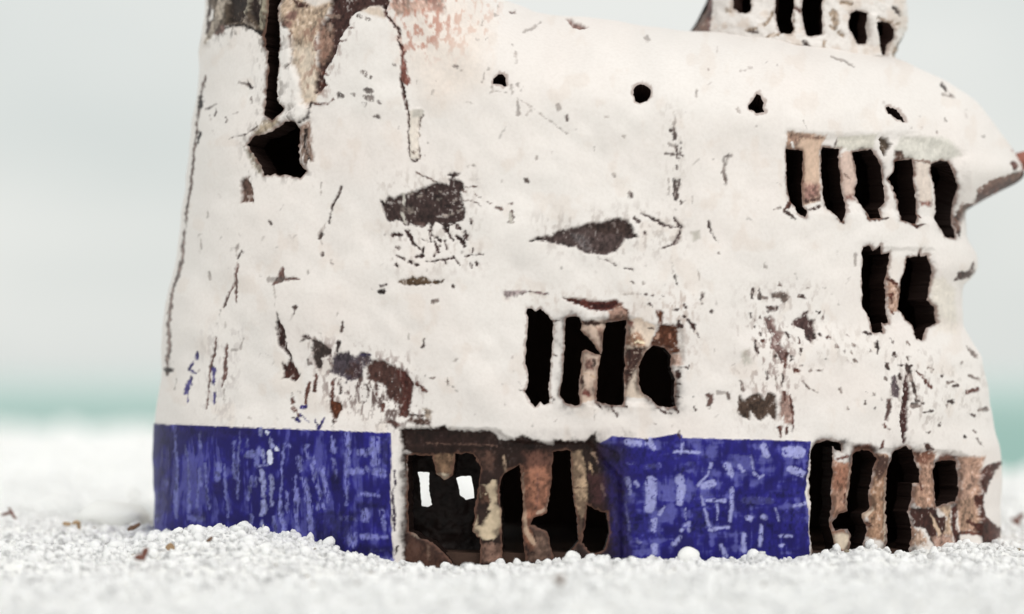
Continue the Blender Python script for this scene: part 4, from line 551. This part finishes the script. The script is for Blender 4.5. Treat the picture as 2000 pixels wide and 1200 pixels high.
REG = [('wall', None, None),
 ('blue_panel', [(280,827),(303,828),(500,836),(700,843),(764,846),(768,1060),(772,1200),(280,1200)], None),
 ('blue_panel', [(1195,854),(1330,850),(1400,857),(1583,862),(1578,950),(1584,1200),(1215,1200),(1212,960)], None),
 ('lintel', Z7([(160,150),(500,180),(900,165),(1100,170),(1530,330),(1440,365),(1290,395),(1010,385),(900,290),(450,285),(165,285)]), None),
 ('pillar', [(1574,292),(1615,290),(1620,400),(1575,410)], None), ('pillar', [(1649,290),(1677,296),(1690,400),(1660,400)], None),
 ('pillar', [(1722,295),(1755,312),(1762,425),(1722,415)], None), ('pillar', [(1787,312),(1822,316),(1832,430),(1793,425)], None),
 ('pillar', [(1738,490),(1772,500),(1762,620),(1736,625)], None),
 ('pillar', [(1078,615),(1106,625),(1098,780),(1072,780)], None), ('pillar', [(1132,625),(1184,632),(1168,785),(1130,790)], None),
 ('pillar', [(1220,625),(1275,640),(1252,760),(1280,790),(1218,792)], None),
 ('door_frame', [(767,868),(790,870),(791,1200),(772,1200)], None),
 ('door_beam', Z8([(95,110),(640,120),(760,178),(1000,195),(1240,150),(1250,190),(1240,330),(1100,240),(990,250),(780,330),(520,260),(130,262)]), None),
 ('pillar', Z8([(555,350),(600,330),(690,380),(690,960),(540,960),(515,730)]), None), ('pillar', Z8([(790,330),(985,255),(965,600),(960,720),(1000,960),(830,960)]), None),
 ('pillar', Z8([(1092,240),(1200,260),(1200,560),(1150,780),(1140,960),(1130,640)]), None),
 ('pillar', ZR([(480,320),(620,330),(590,720),(610,1060),(500,1060),(460,800)]), None), ('pillar', ZR([(775,300),(890,310),(850,1060),(690,1060),(745,680)]), None),
 ('pillar', ZR([(1075,300),(1225,300),(1210,690),(1310,670),(1310,1060),(1010,1060),(1020,700)]), None), ('pillar', ZR([(1378,340),(1530,340),(1520,1060),(1320,1060),(1370,650)]), None),
 ('glaze_drip', Z1([(1480,600),(1585,640),(1562,780),(1570,930),(1535,960),(1500,930),(1490,860)]), None),
 ('eave', Z7([(1560,560),(1720,500),(1850,330),(1900,250),(2200,250),(2200,600),(1480,900),(1480,800)]), None),
]
THICK = 0.006
made = sh.build(REG, m_glaze, house, THICK, rimcol=lin(32, 21, 18))
labels = {'blue_panel1': 'blue glazed panel with upright pale streaks', 'blue_panel2': 'blue glazed panel with blocky pale brush marks', 'eave': 'pointed eave with bare brown underside'}
for k, o in made.items():
    if k in labels: o['label'] = labels[k]
    if o.name.startswith('eave'): o['label'] = labels['eave']
# far side of the wall
bk = Shell(xl, xr, ytop, 1150, BODY_B, 230, NEXP, 420, 300, bulge, half=-1)
bk.jitter(1.2)
for p in BHOLES: bk.hole(p)
bk.disp += (fbm(bk.px / 90, bk.py / 90, 31) - .5) * 1.5e-3 * np.clip(-bk.N[..., 1] * -1, 0, 1)
bst = sstep(.55, .75, fbm(bk.px / 25, bk.py / 40, 32))[..., None]; bk.C = bk.C * (1 - .4 * bst) + TN * .4 * bst
bk.build([('rear_wall', None, None)], m_glaze, house, THICK, rimcol=lin(60, 42, 36))
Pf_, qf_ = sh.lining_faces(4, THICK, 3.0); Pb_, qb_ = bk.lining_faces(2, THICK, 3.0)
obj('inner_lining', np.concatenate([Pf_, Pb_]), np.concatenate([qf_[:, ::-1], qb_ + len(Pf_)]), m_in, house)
# dark partition just inside the doorway, pierced by two small lights
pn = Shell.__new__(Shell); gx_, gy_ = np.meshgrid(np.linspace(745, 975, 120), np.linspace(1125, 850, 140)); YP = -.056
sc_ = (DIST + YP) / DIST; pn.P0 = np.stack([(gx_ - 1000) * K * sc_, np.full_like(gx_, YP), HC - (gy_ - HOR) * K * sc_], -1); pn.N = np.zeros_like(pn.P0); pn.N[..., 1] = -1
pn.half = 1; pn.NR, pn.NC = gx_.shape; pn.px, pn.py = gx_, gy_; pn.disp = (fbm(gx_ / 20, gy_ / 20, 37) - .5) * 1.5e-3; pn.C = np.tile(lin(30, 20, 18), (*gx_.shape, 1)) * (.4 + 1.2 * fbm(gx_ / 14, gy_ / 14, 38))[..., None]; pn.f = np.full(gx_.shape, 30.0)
pn.jitter(1.4)
for p in DHOLES: pn.hole(p)
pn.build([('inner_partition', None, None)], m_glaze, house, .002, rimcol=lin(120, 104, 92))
# clay floor inside
ang = np.linspace(0, 2 * math.pi, 96, endpoint=False)
X0, X1 = (xl(1060) - 1000) * K, (xr(1060) - 1000) * K; xc_, ax_ = (X0 + X1) / 2, (X1 - X0) / 2 - .004
def selp(t, n): return np.sign(t) * np.abs(t) ** (2 / n)
fl = np.stack([xc_ + ax_ * selp(np.cos(ang), NEXP), (BODY_B - .005) * selp(np.sin(ang), NEXP), np.full(96, 0.0)], -1)
flv = np.concatenate([fl + [0, 0, .0015], fl + [0, 0, -.006]]); flf = [list(range(96))] + [[k, (k + 1) % 96, 96 + (k + 1) % 96, 96 + k][::-1] for k in range(96)]
obj('clay_floor', flv, flf, m_in, house, smooth=False)

# --- the small windowed lantern on the roof
lxl = smooth1([-260,-100,0,40,75,190], [1450,1420,1382,1362,1338,1330]); lxr = smooth1([-260,-100,0,25,62,85,115,190], [1740,1764,1768,1771,1766,1757,1744,1738])
lyt = smooth1([1200,1380,1450,1560,1700,1760,1900], [-120,-150,-195,-220,-195,-150,-120])
LB_ = 0.042
def lantern_shell(NC, NR, half):
    return Shell(lxl, lxr, lyt, 190, LB_, 110, 2.5, NC, NR, None, y0=0.006, half=half)
la = lantern_shell(300, 230, 1); la.jitter(1.8, 11, 5)
for p in LHOLES: la.hole(p)
lx, ly = la.px, la.py
la.disp += (fbm(lx / 60, ly / 60, 41) - .5) * 2.4e-3 + (fbm(lx / 18, ly / 18, 42) - .5) * 1.1e-3 + (fbm(lx / 6, ly / 7, 43) - .5) * .3e-3
la.C *= (0.93 + 0.1 * fbm(lx / 30, ly / 30, 44))[..., None]
s3 = sstep(.50, .72, fbm(lx / 22, ly / 24, 45))[..., None]; la.C = la.C * (1 - .3 * s3) + TN * .3 * s3
la.poly(ZL([(140,320),(150,270),(250,120),(330,-60),(340,60),(320,180),(325,300)]), lin(122,94,82), soft=2.2, br=.12, bs=(6, 14)); la.line(ZL([(340,-40),(318,120),(320,280)]), [14, 9, 4], lin(98,58,52), br=.15, bs=(5, 9))
for p, w, c in (([(470,70),(500,90)], 6, 0), ([(640,240),(715,255)], [4, 6], 1), ([(620,235),(710,225)], 3, 0), ([(780,360),(850,350),(920,365)], [6, 4, 2], 0), ([(800,290),(880,275)], [7, 8], 0), ([(1010,60),(1060,85)], [7, 6], 2), ([(1005,100),(1000,250)], [2, 3], 0), ([(1070,330),(1100,375)], [6, 8], 1), ([(1235,330),(1225,420)], [7, 6], 0), ([(1310,110),(1330,190)], [16, 12], 0), ([(1350,255),(1385,285)], [7, 6], 0), ([(1290,210),(1320,225)], 8, 0), ([(1770,60),(1810,100),(1820,130)], [6, 6, 4], 1), ([(1820,180),(1760,200)], 3, 0), ([(1860,270),(1800,400),(1770,440)], [8, 14, 5], 0), ([(770,190),(800,150),(830,90)], [6, 7, 6], 0), ([(690,370),(700,330)], 4, 0), ([(1300,460),(1450,520)], [6, 8], 0), ([(1640,140),(1760,170)], 5, 0), ([(1380,20),(1450,30)], [8, 7], 0)):
    la.line(ZL(p), w, MC[c] if c else lin(172,152,134), soft=2, br=.2, bs=(4, 5), depth=.25)
for p, mm_, sf in (([(780,290),(900,260),(1080,260),(1230,290),(1250,420),(1080,380),(900,360),(780,370)], 1.4, 6), ([(1590,100),(1640,110),(1680,440),(1620,440)], .8, 4), ([(990,-100),(1070,-100),(1065,260),(1000,250)], -.8, 4)): la.relief(ZL(p), mm_, sf)
la.line(ZL([(1155,110),(1140,140)]), 6, WH)
lp = sstep(5, 1, la.f + (fbm(lx / 8, ly / 8, 92) - .5) * 8)[..., None] * .5; la.C = la.C * (1 - lp) + lin(120,92,78) * lp
la.disp -= 0.5e-3 * np.exp(-np.clip(la.f, 0, 60) / 4)
lan = la.build([('lantern', None, None), ('mullion', ZL([(985,-140),(1085,-140),(1085,260),(1000,250),(985,150)]), 'lantern0'), ('mullion', ZL([(1580,100),(1650,130),(1680,430),(1590,340)]), 'lantern0')], m_glaze, house, .0035, rimcol=lin(46, 30, 26))
lantern = lan['lantern0']; lantern['label'] = 'small windowed lantern on the roof'
lb = lantern_shell(120, 90, -1); lb.jitter()
o = lb.build([('rear_wall', None, None)], m_glaze, lantern, .0035)
a1, b1 = la.lining_faces(3, .0035, 2.0); a2, b2 = lb.lining_faces(2, .0035, 2.0)
obj('inner_lining', np.concatenate([a1, a2]), np.concatenate([b1[:, ::-1], b2 + len(a1)]), m_in, lantern)

def tube(path, rad, nseg=10, jit=0.0, seed=0):
    rg = np.random.default_rng(seed); path = np.asarray(path, float); V = []; F = []
    for i, p in enumerate(path):
        t = path[min(i + 1, len(path) - 1)] - path[max(i - 1, 0)]; t /= np.linalg.norm(t) + 1e-12
        u = np.cross(t, [0, 1, .3]); u /= np.linalg.norm(u) + 1e-12; w = np.cross(t, u)
        for k in range(nseg):
            a = 2 * math.pi * k / nseg; V.append(p + (u * math.cos(a) + w * math.sin(a)) * rad[i] * (1 + jit * rg.uniform(-1, 1)))
    for i in range(len(path) - 1):
        for k in range(nseg):
            F.append([i * nseg + k, i * nseg + (k + 1) % nseg, (i + 1) * nseg + (k + 1) % nseg, (i + 1) * nseg + k])
    F.append(list(range(nseg))[::-1]); F.append([(len(path) - 1) * nseg + k for k in range(nseg)])
    return V, F
def at_px(x, y, Y=0.0):
    s = (DIST + Y) / DIST; return np.array([(x - 1000) * K * s, Y, HC - (y - HOR) * K * s])
# short red-brown peg in the tip of the eave
pth = [at_px(1955, 330, .004), at_px(1985, 318, .002), at_px(2030, 306, .0), at_px(2075, 300, 0)]
V, F = tube(pth, [.0028, .0028, .0024, .0012], 12, .12, 3)
obj('peg', V, F, plain('red_clay', tuple(lin(150, 98, 86)), .8), house)

# ------------------------------------------------------------------ ground
CX = np.array([-400,0,150,300,330,430,545,640,700,780,850,960,1080,1120,1200,1300,1420,1600,1700,1750,1850,1950,2100,2500], float)
CY = np.array([1030,1030,1030,1026,1032,1034,1044,1070,1090,1098,1108,1100,1092,1084,1090,1096,1100,1086,1070,1082,1074,1062,1050,1040], float)
def wallY(X):
    t = np.clip((X - xc_) / (ax_ + .004), -1, 1); return -BODY_B * np.maximum(1 - np.abs(t) ** NEXP, 0) ** (1 / NEXP)
def shore(X): return 1.75 - 1.75 * (np.clip(X, -3, .7) + .41)
def zg(X, Y):
    X = np.asarray(X, float); Y = np.asarray(Y, float)
    wy = wallY(X); s = (DIST + wy) / DIST; pxx = 1000 + X / K / s
    zc_ = HC - (np.interp(pxx, CX, CY) - HOR) * K * s - .0004
    d = Y - wy; front = np.exp(-(np.minimum(d, 0) / .05) ** 2); back = np.exp(-(np.maximum(d, 0) / .12) ** 2)
    inside = (np.abs(X - xc_) < ax_) & (np.abs(Y) < np.abs(wy) - .004)
    z = zc_ * front * back + (fbm(X / .02, Y / .02, 51) - .5) * .0035 + (fbm(X / .09, Y / .09, 52) - .5) * .006 * (1 - .6 * front * back)
    far = sstep(.15, .8, Y) * sstep(0, .25, shore(X) - Y); z = z + far * ((fbm(X / .35, Y / .35, 53) - .5) * .010)
    sl = np.maximum(Y - shore(X), 0); z = z - np.minimum(sl * .25, 1.2)
    return np.where(inside, -.012, z)
# shell-sand sheet: fine near the house, coarse to the shore and under the sea
def sheet(xs, ys):
    XX, YY = np.meshgrid(xs, ys); n2 = len(xs); n1 = len(ys)
    V = np.stack([XX, YY, zg(XX, YY)], -1).reshape(-1, 3); jj, ii = np.meshgrid(np.arange(n2 - 1), np.arange(n1 - 1)); a = (ii * n2 + jj).ravel()
    return V, np.stack([a, a + 1, a + n2 + 1, a + n2], 1)
gx = np.unique(np.concatenate([np.linspace(-.24, .24, 260), np.linspace(-1.2, 1.2, 120), np.linspace(-12, 12, 40), np.linspace(-400, 400, 24)]))
gy = np.unique(np.concatenate([np.linspace(-.3, .2, 260), np.linspace(.2, 3.2, 170), np.linspace(3.2, 12, 24), np.array([-60, -20, -6, -2, -1.2, -.8, -.55, -.42, 40, 120])]))
V, F = sheet(gx, gy)
kind(obj('beach', V, F, m_sand), 'structure')
kind(obj('sea', [(-6000, .3, -.03), (6000, .3, -.03), (6000, 9000, -.03), (-6000, 9000, -.03)], [[0, 1, 2, 3]], m_sea), 'structure')

# lumpy white grains
import bmesh
def grain_mesh(name, seed, sub=2, lump=.34, sq=(1, 1, 1), nb=9, wd=.22):
    bm = bmesh.new(); bmesh.ops.create_icosphere(bm, subdivisions=sub, radius=1.0)
    rg = np.random.default_rng(seed); dirs = rg.normal(size=(nb, 3)); dirs /= np.linalg.norm(dirs, axis=1)[:, None]; am = rg.uniform(-.6, 1, nb) * lump
    for v in bm.verts:
        n = np.array(v.co); n /= np.linalg.norm(n); r = 1 + float((am * np.exp(-((1 - dirs @ n) / wd))).sum())
        v.co = Vector(tuple(n * r * np.array(sq)))
    for f in bm.faces: f.smooth = True
    me = bpy.data.meshes.new(name); bm.to_mesh(me); bm.free(); return me
gcol = bpy.data.collections.new('grain_shapes')
def cluster_mesh(seed):
    """crumbly lump: a few uneven blobs stuck together"""
    rg = np.random.default_rng(seed); V = []; F = []; n = rg.integers(3, 7)
    for k in range(n):
        me = grain_mesh('t', seed * 50 + k, 2, .5, (1, rg.uniform(.6, 1), rg.uniform(.6, 1)), 14, .12)
        r = rg.uniform(.35, .75); off = rg.normal(size=3); off *= rg.uniform(.25, .62) / np.linalg.norm(off) * (k > 0); q = Vector(tuple(rg.normal(size=3))).to_track_quat('Z', 'Y').to_matrix()
        o_ = len(V); V += [tuple(np.array(q @ v.co) * r + off) for v in me.vertices]; F += [[o_ + x for x in p.vertices] for p in me.polygons]; bpy.data.meshes.remove(me)
    me = bpy.data.meshes.new('grain'); me.from_pydata(V, [], F); me.polygons.foreach_set('use_smooth', [True] * len(F)); return me
m_fleck = plain('grey_tan_grit', tuple(lin(150, 138, 120)), .9)
for k in range(12):
    me = cluster_mesh(100 + k); me.materials.append(m_fleck if k == 11 else m_grain)
    gcol.objects.link(bpy.data.objects.new('grain%02d' % k, me))
pts = []
def scatter(x0, x1, y0, y1, step, r0, r1):
    xs = np.arange(x0, x1, step); ys = np.arange(y0, y1, step); XX, YY = np.meshgrid(xs, ys)
    XX = (XX + rng.uniform(-.6, .6, XX.shape) * step).ravel(); YY = (YY + rng.uniform(-.6, .6, YY.shape) * step).ravel()
    ins = (np.abs(YY) < np.abs(wallY(XX)) - .001) & (np.abs(XX - xc_) < ax_ + .003)
    vis = np.abs(XX) < .25 * (YY + DIST) / DIST + .01
    XX, YY = XX[~ins & vis], YY[~ins & vis]
    rr_ = r0 + (r1 - r0) * rng.random(len(XX)) ** 2.2
    for x, y, z, r in zip(XX, YY, zg(XX, YY), rr_): pts.append((x, y, z + r * rng.uniform(-.95, .12), r))
scatter(-.24, .24, -.26, .10, .0021, .0009, .0027)
scatter(-.24, .24, -.26, .10, .0019, .0005, .0010)
scatter(-.4, .4, .10, .45, .0046, .0018, .0048)
scatter(-.7, .7, .45, 1.6, .013, .004, .011)
scatter(-.15, .15, -.10, -.02, .0062, .0016, .0032)
pts = np.array(pts); pick = np.where(rng.random(len(pts)) < .010, 11, rng.integers(0, 11, len(pts))); pts[pick == 11, 3] = np.minimum(pts[pick == 11, 3], .0009)
me = bpy.data.meshes.new('gravel'); me.vertices.add(len(pts)); me.vertices.foreach_set('co', pts[:, :3].ravel().astype(np.float32))
for nm, tp, dat, key in (('rot', 'FLOAT_VECTOR', rng.uniform(0, 6.28, (len(pts), 3)).ravel(), 'vector'), ('scl', 'FLOAT', pts[:, 3], 'value'), ('pick', 'INT', pick, 'value')):
    a = me.attributes.new(nm, tp, 'POINT'); a.data.foreach_set(key, np.ascontiguousarray(dat).astype(np.int32 if tp == 'INT' else np.float32))
gravel = bpy.data.objects.new('gravel', me); C0.objects.link(gravel); kind(gravel, 'stuff'); gravel['label'] = 'loose white gravel heaped round the foot of the ceramic house'
ng = bpy.data.node_groups.new('grain_scatter', 'GeometryNodeTree')
ng.interface.new_socket('Geometry', in_out='INPUT', socket_type='NodeSocketGeometry'); ng.interface.new_socket('Geometry', in_out='OUTPUT', socket_type='NodeSocketGeometry')
gi = ng.nodes.new('NodeGroupInput'); go = ng.nodes.new('NodeGroupOutput'); iop = ng.nodes.new('GeometryNodeInstanceOnPoints'); ci = ng.nodes.new('GeometryNodeCollectionInfo')
ci.inputs['Collection'].default_value = gcol; ci.inputs['Separate Children'].default_value = True; ci.inputs['Reset Children'].default_value = True
def nattr(n, t):
    x = ng.nodes.new('GeometryNodeInputNamedAttribute'); x.data_type = t; x.inputs['Name'].default_value = n; return [o for o in x.outputs if o.enabled][0]
m2p = ng.nodes.new('GeometryNodeMeshToPoints')
ng.links.new(gi.outputs[0], m2p.inputs['Mesh']); ng.links.new(m2p.outputs[0], iop.inputs['Points']); ng.links.new(ci.outputs[0], iop.inputs['Instance'])
iop.inputs['Pick Instance'].default_value = True; ng.links.new(nattr('pick', 'INT'), iop.inputs['Instance Index']); ng.links.new(nattr('rot', 'FLOAT_VECTOR'), iop.inputs['Rotation']); ng.links.new(nattr('scl', 'FLOAT'), iop.inputs['Scale'])
ng.links.new(iop.outputs[0], go.inputs[0])
gm = gravel.modifiers.new('grains', 'NODES'); gm.node_group = ng

# ------------------------------------------------------------------ single stones and dry bits lying on the gravel
def ground_at(x, y):
    """point on the gravel seen at this place in the photograph"""
    Y = -.2
    for _ in range(400):
        p = at_px(x, y, Y)
        if p[2] <= float(zg(p[0], Y)) + .0015: break
        Y += .0015
    return at_px(x, y, Y)
def stone(px_, py_, r, sq, rz, seed, mat, label, name='pebble', cat='pebble', Y=None, group=None, sink=.35):
    p = ground_at(px_, py_) if Y is None else at_px(px_, py_, Y)
    me = grain_mesh(name, seed, 4, .24, sq, 30, .10); me.materials.append(mat); o = bpy.data.objects.new(name, me); C0.objects.link(o)
    o.location = p + np.array([0, 0, 0]); o.scale = (r, r, r); o.rotation_euler = (0, 0, rz); tag(o, label, cat, group); return o
stone(1345, 1088, .0029, (.95, .8, .9), .3, 1, m_stone, 'round white pebble in front of the right blue panel', Y=-.083)
stone(1119, 1090, .0021, (1.3, .8, .8), 1.0, 2, m_stone, 'angular white pebble at the foot of the dark doorway', Y=-.081)
stone(222, 1008, .0085, (1.25, .8, .45), -.35, 3, m_stone, 'long white stone lying left of the ceramic house', name='stone', cat='stone', Y=.012)
stone(333, 1070, .0011, (1.1, .8, 1.0), .8, 5, m_tan, 'small tan pebble in the gravel below the left blue panel')
def sprig(px_, py_, strokes, mat, label, name, cat, w=.0007, seed=0):
    base = ground_at(px_, py_); e = bpy.data.objects.new(name, None); C0.objects.link(e); e.location = base + np.array([0, -.001, .0016]); tag(e, label, cat)
    for k, st_ in enumerate(strokes):
        pl = [np.array([a * K, -.0012 + .0006 * k, -b * K]) for a, b in st_]; n = len(pl)
        pp = [pl[0] + (pl[-1] - pl[0]) * t + (pl[n // 2] - (pl[0] + pl[-1]) / 2) * math.sin(math.pi * t) for t in np.linspace(0, 1, 7)]
        V, F = tube(pp, [w * .55 * (.35 + 1.1 * math.sin(math.pi * (.12 + .76 * t))) for t in np.linspace(0, 1, 7)], 8, .2, seed + k)
        obj('stem', V, F, mat, e)
    return e
sprig(22, 1015, [[(-2, -14), (4, -2), (10, 8)], [(-18, 2), (-8, -1), (2, -4)], [(8, 4), (10, 14), (9, 22)]], m_red, 'forked red-brown dry sprig at the left edge of the gravel', 'dry_sprig', 'sprig', .0006, 1)
sprig(141, 1034, [[(-16, -1), (-8, 0), (0, 0)], [(2, 0), (10, -3), (18, 0)], [(12, 0), (14, 6), (13, 12)]], m_tan, 'pair of joined tan dry bits left of the house', 'dry_bit', 'dry bit', .00075, 4)
sprig(264, 1040, [[(-12, 6), (0, 0), (12, -6)]], m_brown, 'dark brown sliver beside the long white stone', 'wood_sliver', 'sliver', .0009, 7)
sprig(275, 1102, [[(-8, 1), (0, -1), (9, 2)], [(4, 0), (8, -8), (12, -16)]], m_red, 'red-brown chip lowest on the gravel at the left', 'leaf_chip', 'leaf chip', .001, 9)
sprig(411, 1066, [[(-5, 3), (0, 0), (5, -5)]], m_brown, 'tiny brown speck under the streaked blue panel', 'wood_speck', 'speck', .0006, 12)
sprig(1092, 1146, [[(-8, -5), (0, 2), (7, 3)], [(0, 2), (5, -3), (8, -4)]], m_brown, 'dark brown crumb in the gravel before the doorway', 'wood_crumb', 'crumb', .0008, 14)
sprig(1984, 1026, [[(-12, -4), (-2, 4), (4, 14)], [(2, 0), (8, -8), (14, -12)], [(-8, 0), (0, 0), (6, 4)]], m_red, 'reddish dry leaf bit at the right edge', 'leaf_bit', 'leaf', .0010, 17)
sprig(1947, 981, [[(-5, -1), (0, 1), (6, 2)]], m_brown, 'small dark splinter on gravel right of the house', 'splinter', 'splinter', .0006, 21)
sprig(245, 985, [[(20, -20), (30, -4), (42, 12)], [(8, 12), (20, 8), (34, 14)]], m_brown, 'thin brown dry twig against the left foot of the house', 'dry_twig', 'dry twig', .0006, 24)
